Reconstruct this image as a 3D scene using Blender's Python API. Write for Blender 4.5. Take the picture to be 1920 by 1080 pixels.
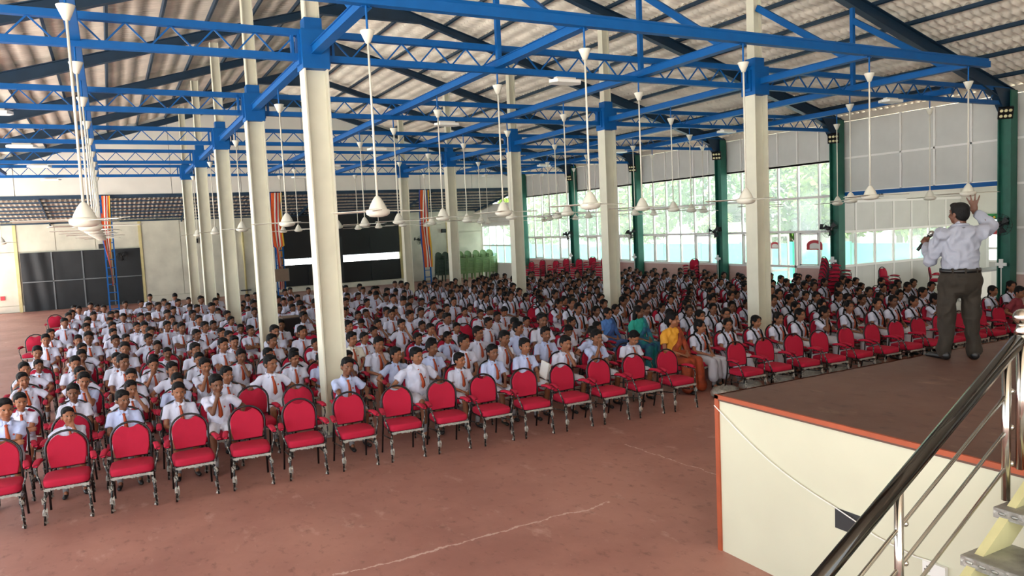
import bpy, math, random
import numpy as np
from mathutils import Vector, Matrix
for _o in list(bpy.data.objects): bpy.data.objects.remove(_o)
SC=bpy.context.scene; COL=SC.collection
# ---------------------------------------------------------------- camera
_yaw,_pitch,_roll=math.radians(27.9344),math.radians(4.5679),math.radians(-2.6066)
_f=np.array([math.sin(_yaw)*math.cos(_pitch),math.cos(_yaw)*math.cos(_pitch),-math.sin(_pitch)])
_r0=np.array([math.cos(_yaw),-math.sin(_yaw),0]); _u0=np.cross(_r0,_f)
_r=_r0*math.cos(_roll)+_u0*math.sin(_roll); _u=-_r0*math.sin(_roll)+_u0*math.cos(_roll)
cam=bpy.data.cameras.new('camera'); camo=bpy.data.objects.new('camera',cam); COL.objects.link(camo)
cam.sensor_width=36; cam.lens=1411.75/1920*36; cam.clip_end=400; cam.clip_start=.05
camo.matrix_world=Matrix(((_r[0],_u[0],-_f[0],0),(_r[1],_u[1],-_f[1],0),(_r[2],_u[2],-_f[2],3.06),(0,0,0,1)))
SC.camera=camo
# ---------------------------------------------------------------- sky and exposure
W=bpy.data.worlds.new('sky'); SC.world=W; W.use_nodes=True
W.node_tree.nodes['Background'].inputs[0].default_value=(.86,.94,1,1); W.node_tree.nodes['Background'].inputs[1].default_value=1.0
sun=bpy.data.lights.new('sun','SUN'); sun.energy=12; sun.angle=.02; sun.color=(1,1,.99); suno=bpy.data.objects.new('sun',sun); COL.objects.link(suno)
suno.rotation_euler=Vector((.7,.25,-2.7)).to_track_quat('-Z','Y').to_euler()
SC.view_settings.view_transform='Standard'; SC.view_settings.look='None'; SC.view_settings.gamma=1
SC.view_settings.exposure=1.98; SC.view_settings.use_curve_mapping=False
SC.cycles.max_bounces=8; SC.cycles.diffuse_bounces=5; SC.cycles.transparent_max_bounces=10; SC.cycles.use_denoising=True
SC.cycles.caustics_reflective=False; SC.cycles.caustics_refractive=False
random.seed(7)
RNG=random.Random(11)
# ---------------------------------------------------------------- materials
def lin(h):
    h=h.lstrip('#'); return tuple((c/12.92 if c<=.04045 else ((c+.055)/1.055)**2.4) for c in (int(h[i:i+2],16)/255 for i in (0,2,4)))
MATS={}
def M(name,col,rough=.6,metal=0,var=0,vscale=6,bump=0,bscale=40,rnd=0,spec=.5,hue=None,coat=0,detail=4):
    m=bpy.data.materials.new(name); m.use_nodes=True; nt=m.node_tree; b=nt.nodes['Principled BSDF']
    c=lin(col); b.inputs['Base Color'].default_value=(*c,1); b.inputs['Roughness'].default_value=rough; b.inputs['Metallic'].default_value=metal
    b.inputs['Specular IOR Level'].default_value=spec
    if coat: b.inputs['Coat Weight'].default_value=coat; b.inputs['Coat Roughness'].default_value=.15
    tc=nt.nodes.new('ShaderNodeTexCoord'); last=None
    if var or hue:
        n=nt.nodes.new('ShaderNodeTexNoise'); n.inputs['Scale'].default_value=vscale; n.inputs['Detail'].default_value=detail
        nt.links.new(tc.outputs['Object'],n.inputs['Vector'])
        mx=nt.nodes.new('ShaderNodeMix'); mx.data_type='RGBA'
        c2=lin(hue) if hue else tuple(max(0,v*(1-var)) for v in c); c1=c if hue else tuple(min(1,v*(1+var*.5)) for v in c)
        rp=nt.nodes.new('ShaderNodeMapRange'); rp.inputs[1].default_value=.54 if name=='chair_metal' else .3; rp.inputs[2].default_value=.66 if name=='chair_metal' else .7
        nt.links.new(n.outputs[0],rp.inputs[0]); nt.links.new(rp.outputs[0],mx.inputs['Factor'])
        mx.inputs['A'].default_value=(*c1,1); mx.inputs['B'].default_value=(*c2,1); last=mx.outputs['Result']
    if rnd:
        oi=nt.nodes.new('ShaderNodeObjectInfo'); hs=nt.nodes.new('ShaderNodeHueSaturation')
        mr=nt.nodes.new('ShaderNodeMapRange'); mr.inputs[3].default_value=1-rnd; mr.inputs[4].default_value=1+rnd*.4
        nt.links.new(oi.outputs['Random'],mr.inputs[0]); nt.links.new(mr.outputs[0],hs.inputs['Value'])
        if last: nt.links.new(last,hs.inputs['Color'])
        else: hs.inputs['Color'].default_value=(*c,1)
        last=hs.outputs['Color']
    if last: nt.links.new(last,b.inputs['Base Color'])
    if bump:
        n=nt.nodes.new('ShaderNodeTexNoise'); n.inputs['Scale'].default_value=bscale; n.inputs['Detail'].default_value=3
        nt.links.new(tc.outputs['Object'],n.inputs['Vector'])
        bp=nt.nodes.new('ShaderNodeBump'); bp.inputs['Strength'].default_value=bump; bp.inputs['Distance'].default_value=.02
        nt.links.new(n.outputs[0],bp.inputs['Height']); nt.links.new(bp.outputs[0],b.inputs['Normal'])
    MATS[name]=m; return m
M('cream','#d6d3bf',.55,var=.06,vscale=3); M('blue','#03579b',.5,var=.1,vscale=5,spec=.25); M('teal','#12324a',.5,var=.15,vscale=3)
M('green','#1c6150',.5,var=.15,vscale=4); M('white_panel','#cfcec8',.6,var=.05,vscale=2); M('white','#e6e4dc',.5,var=.03)
M('gable','#dedbd3',.6,var=.05,vscale=1.5); M('old_wall','#d2cfbd',.75,var=.16,vscale=1.3,detail=8); M('pink_wall','#c9aaa0',.6,var=.06)
M('yellow_post','#cfc28b',.6,var=.1); M('frame','#f0ede8',.5); M('black_cloth','#14181b',.55,var=.4,vscale=2,bump=.25,bscale=3)
M('black_door','#0c0e11',.4,var=.3); M('steel_strip','#6d7071',.4,metal=.6); M('fan_white','#dfdccd',.4); M('rod','#dcd8c9',.45)
M('black','#101113',.4); M('darkgrey','#2b2d2f',.5); M('grey','#8b8c8b',.5)
M('roof','#e3dacb',.8,var=.22,vscale=1.1,detail=8); M('roof_old','#bdb5a8',.8,var=.3,vscale=1.4,detail=8)
M('stage_side','#cac9b2',.65,var=.05,vscale=1.5); M('orange_paint','#a44d2c',.6,var=.12); M('stainless','#c3bfb6',.16,metal=1); M('rail_dark_reflection','#4d4b48',.1,metal=1); M('plate','#a3a39d',.42,metal=.75,var=.35,vscale=9,bump=.3,bscale=30)  # top rail steel coloured dark to paint in a dark reflection
M('stringer','#c3bd8c',.6,var=.1); M('plastic_white','#e4e4e0',.4); M('lamp','#f0efe8',.4); M('flood_cell','#e8e0b0',.2)
M('orange','#dd5a24',.8); M('red','#c22a26',.8); M('flagwhite','#e4ddd0',.8); M('yellow','#e3b53a',.8); M('flagblue','#2a4fa0',.8)
M('board','#7d6a58',.7,var=.1); M('fence','#33806e',.7,var=.1); M('leaf','#48711f',.6,var=.45,vscale=2.0); M('leaf2','#6f8c30',.6,var=.4,vscale=2.0); M('bark','#6a5a48',.9,var=.3)
M('house','#cfcac0',.8); M('houseroof','#9a938a',.8,var=.2); M('ground','#bdbbb4',.9,var=.15,vscale=.6); M('signred','#c23a44',.6); M('signgreen','#2f8f4a',.6)
M('fabric','#b40a35',.85,var=.08,vscale=260,bump=.35,bscale=330,rnd=.06,detail=1); M('chair_metal','#0b0b0d',.35,hue='#9b988f',vscale=38,detail=6); M('frame_black','#0b0b0e',.35)
M('wrap','#9a978f',.35,var=.3,vscale=30); M('chrome','#b9b9bd',.2,metal=1)
M('greenchair','#7c9c64',.5,rnd=.1); M('greenchair_dark','#23382a',.5)
M('skin','#8c5a3e',.55,rnd=.4,var=.05); M('skin_man','#5e3a29',.55,var=.08); M('hair','#070607',.7,bump=.5,bscale=90,spec=.25); M('shirt','#ccd0e4',.8,rnd=.14,bump=.55,bscale=9); M('shirt_blue','#b9c6ea',.8,rnd=.1,bump=.55,bscale=9); M('shirt_cream','#d8d4c8',.8,rnd=.1,bump=.55,bscale=9)
M('shorts','#c8cad6',.8,rnd=.2,bump=.5,bscale=10); M('sock','#8d8d90',.85); M('shoe','#141314',.4); M('eye_white','#8f857b',.4); M('iris','#150c08',.3); M('lip','#5a2c24',.5); M('badge','#b5402f',.5)
M('saree_blue','#3f68ab',.7,hue='#27406e',vscale=9); M('saree_teal','#128a84',.7,hue='#152a6b',vscale=7); M('blouse_yellow','#d99a2b',.7,bump=.4,bscale=12); M('saree_rust','#5e2412',.7,hue='#a9441c',vscale=7); M('maroon','#7d2a35',.8,bump=.4,bscale=10); M('blouse_blue','#4f7fc4',.7); M('blouse_teal','#1d9c8c',.7)
M('trousers','#221a0f',.85,var=.2,vscale=5,bump=.7,bscale=7); M('shirt_man','#8e919d',.75,bump=.5,bscale=9); M('belt','#0e0e0f',.35); M('mic_metal','#9a9a98',.3,metal=.9); M('mask','#7fb3d8',.8); M('purple','#6a4a9a',.5); M('desk_wood','#6f6a60',.6); M('book','#d8c48a',.7)
def tie_mat():
    m=bpy.data.materials.new('tie'); m.use_nodes=True; nt=m.node_tree; b=nt.nodes['Principled BSDF']; b.inputs['Roughness'].default_value=.6
    tc=nt.nodes.new('ShaderNodeTexCoord'); w=nt.nodes.new('ShaderNodeTexWave'); w.inputs['Scale'].default_value=38; w.bands_direction='DIAGONAL'
    nt.links.new(tc.outputs['Object'],w.inputs[0]); mx=nt.nodes.new('ShaderNodeMix'); mx.data_type='RGBA'
    mx.inputs['A'].default_value=(*lin('#b8531d'),1); mx.inputs['B'].default_value=(*lin('#8e2b1c'),1)
    nt.links.new(w.outputs[1],mx.inputs['Factor']); nt.links.new(mx.outputs['Result'],b.inputs['Base Color']); MATS['tie']=m
tie_mat()
def floor_mat(name,c1,c2,c3,r0,r1,scratch=False):
    m=bpy.data.materials.new(name); m.use_nodes=True; nt=m.node_tree; b=nt.nodes['Principled BSDF']; L=nt.links.new
    tc=nt.nodes.new('ShaderNodeTexCoord')
    def noise(s,d,sc=(1,1,1)):
        mp=nt.nodes.new('ShaderNodeMapping'); mp.inputs['Scale'].default_value=sc; L(tc.outputs['Object'],mp.inputs[0])
        n=nt.nodes.new('ShaderNodeTexNoise'); n.inputs['Scale'].default_value=s; n.inputs['Detail'].default_value=d; n.inputs['Roughness'].default_value=.65; L(mp.outputs[0],n.inputs[0]); return n.outputs[0]
    def mr(x,a,c):
        q=nt.nodes.new('ShaderNodeMapRange'); q.inputs[1].default_value=a; q.inputs[2].default_value=c; L(x,q.inputs[0]); return q.outputs[0]
    def mix(f,A,B_):
        q=nt.nodes.new('ShaderNodeMix'); q.data_type='RGBA'; L(f,q.inputs['Factor'])
        for s,v in (('A',A),('B',B_)):
            if isinstance(v,tuple): q.inputs[s].default_value=(*v,1)
            else: L(v,q.inputs[s])
        return q.outputs['Result']
    a=mix(mr(noise(.5,8),.38,.62),lin(c1),lin(c2)); a=mix(mr(noise(3.2,8,(1,.5,1)),.60,.80),a,lin(c3)); a=mix(mr(noise(9,6,(1,.6,1)),.56,.72),a,tuple(v*.72 for v in lin(c2))); a=mix(mr(noise(26,5,(1,.5,1)),.66,.78),a,lin(c3))
    if scratch:
        # long pale scrape worn across the cement, and a shorter one
        for (px,py,ang_,len_,w_) in ((3.1,6.64,math.radians(1),1.55,.024),(6.15,7.4,math.radians(94),.95,.016)):
            mp=nt.nodes.new('ShaderNodeMapping'); mp.vector_type='TEXTURE'; mp.inputs['Location'].default_value=(px,py,0); mp.inputs['Rotation'].default_value=(0,0,ang_); L(tc.outputs['Object'],mp.inputs[0])
            sx=nt.nodes.new('ShaderNodeSeparateXYZ'); L(mp.outputs[0],sx.inputs[0])
            def op(o,x,y):
                q=nt.nodes.new('ShaderNodeMath'); q.operation=o
                for i,v in enumerate((x,y)):
                    if isinstance(v,(int,float)): q.inputs[i].default_value=v
                    else: L(v,q.inputs[i])
                return q.outputs[0]
            n1=noise(2.2,6); n2=noise(14,5); d=op('ABSOLUTE',op('ADD',sx.outputs[1],op('MULTIPLY',op('SUBTRACT',n1,.5),.28)),0)
            inl=op('LESS_THAN',op('ABSOLUTE',sx.outputs[0],0),len_); th=op('MULTIPLY',mr(n2,.35,.6),w_); a=mix(op('MULTIPLY',op('MULTIPLY',op('LESS_THAN',d,th),inl),.55),a,lin('#e0c9bd'))
    L(a,b.inputs['Base Color'])
    q=nt.nodes.new('ShaderNodeMapRange'); q.inputs[3].default_value=r0; q.inputs[4].default_value=r1; L(noise(1.7,6),q.inputs[0]); L(q.outputs[0],b.inputs['Roughness'])
    b.inputs['Specular IOR Level'].default_value=.4; MATS[name]=m
floor_mat('floor','#a9796c','#94665b','#c6a496',.42,.62,True)
floor_mat('stage_top','#63473c','#563c33','#86705f',.45,.7)
def glass():
    m=bpy.data.materials.new('glass'); m.use_nodes=True; nt=m.node_tree; nt.nodes.clear(); L=nt.links.new
    o=nt.nodes.new('ShaderNodeOutputMaterial'); t=nt.nodes.new('ShaderNodeBsdfTransparent'); t.inputs[0].default_value=(.9,.94,.93,1)
    g=nt.nodes.new('ShaderNodeBsdfGlossy'); g.inputs['Roughness'].default_value=.05; d=nt.nodes.new('ShaderNodeBsdfTranslucent'); d.inputs[0].default_value=(.85,.88,.86,1)
    x=nt.nodes.new('ShaderNodeMixShader'); x.inputs[0].default_value=.06; x2=nt.nodes.new('ShaderNodeMixShader'); x2.inputs[0].default_value=.16
    L(t.outputs[0],x2.inputs[1]); L(d.outputs[0],x2.inputs[2]); L(x2.outputs[0],x.inputs[1]); L(g.outputs[0],x.inputs[2]); L(x.outputs[0],o.inputs[0]); MATS['glass']=m
glass()
# ---------------------------------------------------------------- mesh helpers
def V(*a): return np.array(a,float)
def nrm(v): v=np.asarray(v,float); n=np.linalg.norm(v); return v/n if n>1e-9 else v
def frame(d,up=None):
    d=nrm(d); up=V(0,0,1) if up is None else np.asarray(up,float)
    if abs(d@nrm(up))>.98: up=V(1,0,0) if abs(d[0])<.9 else V(0,1,0)
    s=nrm(np.cross(d,up)); return s,nrm(np.cross(s,d)),d
UNIT={}
class B:
    def __init__(s): s.v=[]; s.f=[]; s.m=[]
    def add(s,v,f,m=0):
        o=len(s.v); s.v.extend(v); s.f.extend(tuple(i+o for i in q) for q in f); s.m.extend([m]*len(f)); return s
    def box(s,lo,hi,m=0):
        (a,b,c),(d,e,g)=lo,hi
        return s.add([(a,b,c),(d,b,c),(d,e,c),(a,e,c),(a,b,g),(d,b,g),(d,e,g),(a,e,g)],[(3,2,1,0),(4,5,6,7),(0,1,5,4),(1,2,6,5),(2,3,7,6),(3,0,4,7)],m)
    def bar(s,p,q,w,h,m=0,up=None):
        p=V(*p);q=V(*q);a,b,d=frame(q-p,up); vs=[]
        for c in (p,q): vs+=[c+a*x*w/2+b*y*h/2 for x,y in((-1,-1),(1,-1),(1,1),(-1,1))]
        return s.add(vs,[(3,2,1,0),(4,5,6,7),(0,1,5,4),(1,2,6,5),(2,3,7,6),(3,0,4,7)],m)
    def tube(s,pts,r,n=8,m=0,cap=True):
        pts=[V(*p) for p in pts]; N=len(pts); rr=r if isinstance(r,(list,tuple)) else [r]*N
        t0=nrm(pts[1]-pts[0]); a,b,_=frame(t0); vs=[]
        for i in range(N):
            t=nrm(pts[min(i+1,N-1)]-pts[max(i-1,0)]); a=nrm(a-t*(a@t)); b=np.cross(t,a)
            for k in range(n): th=2*math.pi*k/n; vs.append(pts[i]+(a*math.cos(th)+b*math.sin(th))*rr[i])
        fs=[(i*n+k,i*n+(k+1)%n,(i+1)*n+(k+1)%n,(i+1)*n+k) for i in range(N-1) for k in range(n)]
        if cap: fs+=[tuple(range(n-1,-1,-1)),tuple(range((N-1)*n,N*n))]
        return s.add(vs,fs,m)
    def lathe(s,prof,n=16,o=(0,0,0),m=0,cap=True):
        vs=[(o[0]+r*math.cos(2*math.pi*k/n),o[1]+r*math.sin(2*math.pi*k/n),o[2]+z) for r,z in prof for k in range(n)]; N=len(prof)
        fs=[(i*n+k,i*n+(k+1)%n,(i+1)*n+(k+1)%n,(i+1)*n+k) for i in range(N-1) for k in range(n)]
        if cap: fs+=[tuple(range(n-1,-1,-1)),tuple(range((N-1)*n,N*n))]
        return s.add(vs,fs,m)
    def prism(s,poly,d0,d1,axis='y',m=0):
        n=len(poly); P={'y':lambda p,d:(p[0],d,p[1]),'x':lambda p,d:(d,p[0],p[1]),'z':lambda p,d:(p[0],p[1],d)}[axis]
        vs=[P(p,d0) for p in poly]+[P(p,d1) for p in poly]
        return s.add(vs,[tuple(range(n-1,-1,-1)),tuple(range(n,2*n))]+[(k,(k+1)%n,n+(k+1)%n,n+k) for k in range(n)],m)
    def ell(s,c,r,R=None,nu=14,nv=9,m=0):
        k=('e',nu,nv)
        if k not in UNIT:
            vs=[(math.sin(math.pi*j/nv)*math.cos(2*math.pi*i/nu),math.sin(math.pi*j/nv)*math.sin(2*math.pi*i/nu),math.cos(math.pi*j/nv)) for j in range(1,nv) for i in range(nu)]; top=len(vs); vs+=[(0,0,1),(0,0,-1)]
            fs=[(j*nu+i,(j+1)*nu+i,(j+1)*nu+(i+1)%nu,j*nu+(i+1)%nu) for j in range(nv-2) for i in range(nu)]
            fs+=[(top,i,(i+1)%nu) for i in range(nu)]+[(top+1,(nv-2)*nu+(i+1)%nu,(nv-2)*nu+i) for i in range(nu)]; UNIT[k]=(np.array(vs),fs)
        u,fs=UNIT[k]; p=u*np.asarray(r,float); p=(p@R.T if R is not None else p)+np.asarray(c,float)
        return s.add(p.tolist(),fs,m)
    def cap(s,p,q,r0,r1,n=12,flat=1.0,side=None,m=0):
        # tapered capsule; flat squashes across the frame's second axis
        p=V(*p);q=V(*q); d=q-p; L=np.linalg.norm(d)
        if L<1e-6: return s.ell(p,(r0,r0*flat,r0),m=m)
        a,b,d=frame(d,side); H=4; k=('c',n)
        if k not in UNIT:
            th=2*np.pi*np.arange(n)/n; N=2*H; e=N*n; fs=[(i*n+k_,i*n+(k_+1)%n,(i+1)*n+(k_+1)%n,(i+1)*n+k_) for i in range(N-1) for k_ in range(n)]
            fs+=[(e,(k_+1)%n,k_) for k_ in range(n)]+[(e+1,(N-1)*n+k_,(N-1)*n+(k_+1)%n) for k_ in range(n)]; UNIT[k]=(np.cos(th),np.sin(th),fs)
        ct,sn,fs=UNIT[k]; C=a[None]*ct[:,None]+b[None]*flat*sn[:,None]
        rings=[(p-d*r0*math.cos(math.pi/2*j/H),r0*math.sin(math.pi/2*j/H)) for j in range(1,H+1)]+[(q+d*r1*math.sin(math.pi/2*j/H),r1*math.cos(math.pi/2*j/H)) for j in range(0,H)]
        vs=np.concatenate([c+C*r for c,r in rings]+[(p-d*r0)[None],(q+d*r1)[None]])
        return s.add(vs.tolist(),fs,m)
    def mesh(s,name,mats,smooth=False):
        me=bpy.data.meshes.new(name); me.from_pydata(np.asarray(s.v,dtype=np.float32),[],s.f) if False else me.from_pydata([(float(a),float(b_),float(c)) for a,b_,c in s.v],[],s.f)
        for x in mats if isinstance(mats,(list,tuple)) else [mats]: me.materials.append(MATS[x] if isinstance(x,str) else x)
        me.polygons.foreach_set('material_index',s.m)
        if smooth: me.polygons.foreach_set('use_smooth',[True]*len(s.f))
        me.update(); return me
def ob(name,me,parent=None,loc=(0,0,0),rot=(0,0,0),sc=1):
    o=bpy.data.objects.new(name,me); COL.objects.link(o); o.location=loc; o.rotation_euler=rot
    o.scale=sc if isinstance(sc,(tuple,list)) else (sc,sc,sc)
    if parent: o.parent=parent
    return o
def tag(o,label,cat,group=None):
    o['label']=label; o['category']=cat
    if group: o['group']=group
    return o
def empty(name,loc=(0,0,0),rz=0): return ob(name,None,None,loc,(0,0,rz))
def struct(o): o['kind']='structure'; return o
TS=bpy.data.scenes.new('workshop')
def tmpob(me,mods):
    o=bpy.data.objects.new('tmp',me); TS.collection.objects.link(o)
    for t,kw in mods:
        m=o.modifiers.new('m',t)
        for k,v in kw.items(): setattr(m,k,v)
    return o
def evalmesh(o,name):
    vl=TS.view_layers[0]; vl.update(); e=o.evaluated_get(vl.depsgraph); me=bpy.data.meshes.new_from_object(e); me.name=name
    old=o.data; bpy.data.objects.remove(o); bpy.data.meshes.remove(old); return me
def wrinkle(me,amp,f,seed):
    n=len(me.vertices); a=np.empty(n*3,dtype=np.float32); me.vertices.foreach_get('co',a); a=a.reshape(-1,3); q=np.empty(n*3,dtype=np.float32); me.vertices.foreach_get('normal',q); q=q.reshape(-1,3)
    R=np.random.RandomState(seed); d=np.zeros(n)
    for k in range(7):
        w=R.normal(size=3)*f*(.6+.25*k); w[2]*=.7; d+=np.sin(a@w+R.rand()*6+1.5*np.sin(a@(w[[1,2,0]]*.6)))/(1+.35*k)
    d=np.abs(d)*-1+1; a+=q*(d*amp)[:,None]; me.vertices.foreach_set('co',a.ravel().astype(np.float32)); me.update()
def fuse(b,name,mat,voxel=.009,smooth=3,wr=0,wf=14):
    # one continuous skin over overlapping volumes
    o=tmpob(b.mesh('tmp',[mat]),[('REMESH',dict(mode='VOXEL',voxel_size=voxel,use_smooth_shade=True))]+([('SMOOTH',dict(factor=.5,iterations=smooth))] if smooth else []))
    me=evalmesh(o,name)
    if not me.materials: me.materials.append(MATS[mat])
    if wr: wrinkle(me,wr,wf,len(b.v)%97)
    return me
def join(meshes,name,xf=None):
    mats=[]; VS=[];LV=[];LS=[];LT=[];MI=[];SM=[]; ov=ol=0; cache={}
    for k,me in enumerate(meshes):
        c=cache.get(me.name_full)
        if c is None:
            nv,nl,np_=len(me.vertices),len(me.loops),len(me.polygons); a=np.empty(nv*3,np.float32); me.vertices.foreach_get('co',a); l=np.empty(nl,np.int32); me.loops.foreach_get('vertex_index',l)
            st=np.empty(np_,np.int32); me.polygons.foreach_get('loop_start',st); t=np.empty(np_,np.int32); me.polygons.foreach_get('loop_total',t); mi=np.empty(np_,np.int32); me.polygons.foreach_get('material_index',mi); sm=np.empty(np_,bool); me.polygons.foreach_get('use_smooth',sm)
            mp=[]
            for m in me.materials:
                if m not in mats: mats.append(m)
                mp.append(mats.index(m))
            c=cache[me.name_full]=(a.reshape(-1,3),l,st,t,np.array(mp,np.int32)[mi],sm)
        a,l,st,t,mi,sm=c
        if xf is not None: Mx=np.array(xf[k]); a=a@Mx[:3,:3].T+Mx[:3,3]
        VS.append(a);LV.append(l+ov);LS.append(st+ol);LT.append(t);MI.append(mi);SM.append(sm); ov+=len(a); ol+=len(l)
    r=bpy.data.meshes.new(name); VS=np.concatenate(VS); LV=np.concatenate(LV); LS=np.concatenate(LS); LT=np.concatenate(LT)
    r.vertices.add(len(VS)); r.vertices.foreach_set('co',VS.ravel().astype(np.float32)); r.loops.add(len(LV)); r.loops.foreach_set('vertex_index',LV); r.polygons.add(len(LS)); r.polygons.foreach_set('loop_start',LS)
    for m in mats: r.materials.append(m)
    r.polygons.foreach_set('material_index',np.concatenate(MI)); r.polygons.foreach_set('use_smooth',np.concatenate(SM)); r.update(calc_edges=True); r.validate(); return r
def decim(me,ratio,name):
    return evalmesh(tmpob(me.copy(),[('DECIMATE',dict(ratio=ratio))]),name)
ORD='zeroth first second third fourth fifth sixth seventh eighth ninth tenth eleventh twelfth thirteenth fourteenth fifteenth sixteenth seventeenth eighteenth nineteenth twentieth'.split()
def ordw(n):
    if n<=20: return ORD[n]
    return ('twenty' if n<30 else 'thirty' if n<40 else 'forty')+('' if n%10==0 else '-'+ORD[n%10])
# ---------------------------------------------------------------- layout constants
XL,XR,XW,XRID=2.92,12.03,21.36,7.47
YK=[11.554+5.3*k for k in range(6)]   # frames, last one is the gable
RS=.29
def roofz(x): return 6.22+RS*(13.89-abs(x-XRID))
ROT=-.0436
def rowy(x,r): return 9.68+.97*r+ROT*x     # y of the front feet of chair row r
# ---------------------------------------------------------------- floor, ground
b=B(); b.box((-6.6,-8.1,-.15),(21.5,44.2,0)); struct(ob('floor',b.mesh('floor','floor')))
b=B(); b.box((-60,-40,-.4),(90,100,-.16)); struct(ob('ground_outside',b.mesh('ground_outside','ground')))
b=B(); b.box((4.78,-8.1,0),(21.6,-8,10.4)); struct(ob('wall_stage_back',b.mesh('wall_stage_back','gable')))
# ---------------------------------------------------------------- roof
ceil=struct(ob('ceiling',None)); ceil.name='ceiling'
def sheet_mesh(name,su,sv,mat,per=.2,tile=.41,amp=.04):
    per=sv/round(sv/per); nv=int(round(sv/per))*6; nu=int(round(su/tile)); us=[]
    for i in range(nu): us+=[(i*tile*su/(nu*tile),0),((i+.55)*tile*su/(nu*tile),.02),((i+.985)*tile*su/(nu*tile),.05)]
    us.append((su,0)); vs=[];fs=[]; n=nv+1
    for u,dz in us:
        for j in range(n): y=sv*j/nv; vs.append((u,y,dz+amp*math.sin(2*math.pi*y/per)))
    for i in range(len(us)-1):
        for j in range(nv): fs.append((i*n+j,(i+1)*n+j,(i+1)*n+j+1,i*n+j+1))
    return B().add(vs,fs).mesh(name,mat,True)
ang=math.atan(RS); NR=12; SU=14.3/math.cos(ang)/NR
shm=sheet_mesh('roof_sheet',SU+.06,2.66,'roof')
for side in (1,-1):
    for i in range(NR):
        for j in range(13):
            y=3.78+2.65*j; x0=XRID+side*i*SU*math.cos(ang); z0=10.27-i*SU*math.sin(ang)
            if side==1: ob('roof_sheet',shm,ceil,(x0,y,z0),(0,ang,0))
            else: ob('roof_sheet',shm,ceil,(x0,y+2.65,z0),(0,ang,math.pi))
pm={}
for side in (1,-1):
    for i in range(NR+1):
        d=i*SU; x0=XRID+side*d*math.cos(ang); z0=10.27-d*math.sin(ang)-.07
        if i==0 and side==-1: continue
        if 'p' not in pm: bb=B(); bb.box((-.03,3.6,-.06),(.03,38.15,.03)); pm['p']=bb.mesh('purlin','teal')
        ob('purlin',pm['p'],ceil,(x0,0,z0),(0,ang*side if i else 0,0))
bb=B()
for s in (1,-1): bb.add([(XRID,-8,10.32),(XRID+s*14.3,-8,10.32-14.3*RS),(XRID+s*14.3,4.1,10.32-14.3*RS),(XRID,4.1,10.32)],[(0,1,2,3)])
ob('roof_sheet_front',bb.mesh('roof_sheet_front','roof'),ceil)
bb=B(); bb.prism([(XRID-.5,10.22),(XRID,10.4),(XRID+.5,10.22),(XRID+.5,10.26),(XRID,10.44),(XRID-.5,10.26)],3.6,38.05); ob('ridge_cap',bb.mesh('ridge_cap','roof'),ceil)
# portal rafters
def rafter_mesh():
    bb=B(); zt=lambda x: roofz(x)-.14; dep=.36
    for s in (1,-1):
        q=lambda x:XRID+s*x
        top=[(q(0),zt(q(0))),(q(13.9),zt(q(13.9)))]; 
        bot=[(q(13.9),zt(q(13.9))-.5),(q(12.4),zt(q(12.4))-dep),(q(1.6),9.46),(q(0),9.46)]
        poly=top+bot
        bb.prism(poly if s==1 else poly[::-1],-.006,.006)
        bb.bar((q(0),0,zt(q(0))-.01),(q(13.9),0,zt(q(13.9))-.01),.18,.02)
        bb.bar((q(1.55),0,9.46),(q(12.4),0,zt(q(12.4))-dep),.18,.02); bb.bar((q(12.4),0,zt(q(12.4))-dep),(q(13.9),0,zt(q(13.9))-.5),.18,.02)
    bb.bar((XRID-1.6,0,9.46),(XRID+1.6,0,9.46),.18,.02)
    return bb.mesh('rafter','teal')
rm=rafter_mesh()
for k in range(-1,6):
    y=11.554+5.3*k
    tag(ob('rafter',rm,None,(0,y,0)),['dark teal roof rafter nearest the stage, just under the front roof edge','dark teal roof rafter above the nearest pair of cream columns','dark teal roof rafter above the second pair of cream columns','dark teal roof rafter above the third pair of cream columns','dark teal roof rafter above the fourth pair of cream columns','dark teal roof rafter above the farthest pair of cream columns','dark teal roof rafter against the far white gable'][k+1],'rafter','roof rafters')
# ---------------------------------------------------------------- columns
def hsec(w,d,t,z0,z1,bb,m=0):
    bb.box((-w/2,-d/2,z0),(-w/2+t,d/2,z1),m); bb.box((w/2-t,-d/2,z0),(w/2,d/2,z1),m); bb.box((-w/2+t,-t/2-.02,z0),(w/2-t,t/2+.02,z1),m); return bb
cb=hsec(.36,.32,.022,0,5.55,B()).mesh('shaft','cream')
kb=B(); kb.box((-.2,-.19,5.55),(.2,.19,6.12)); kb.box((-.235,-.1,5.62),(.235,.1,6.05)); kb.box((-.13,-.13,6.12),(.13,.13,6.3)); kb=kb.mesh('cap','blue')
ub=B(); hsec(.22,.2,.02,6.3,8.42,ub); ub=ub.mesh('upper_post','cream')
bp_=B(); bp_.box((-.26,-.24,0),(.26,.24,.02)); bp_=bp_.mesh('base_plate','grey')
pos=['nearest','second','third','fourth','farthest']
for row,x in (('left',XL),('right',XR)):
    for k in range(5):
        e=empty('column',(x,YK[k],0))
        for n,me in (('shaft',cb),('cap',kb),('upper_post',ub),('base_plate',bp_)): ob(n,me,e)
        tag(e,f'{pos[k]} tall cream steel column of the {row} row with blue cap','column','cream columns')
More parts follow.
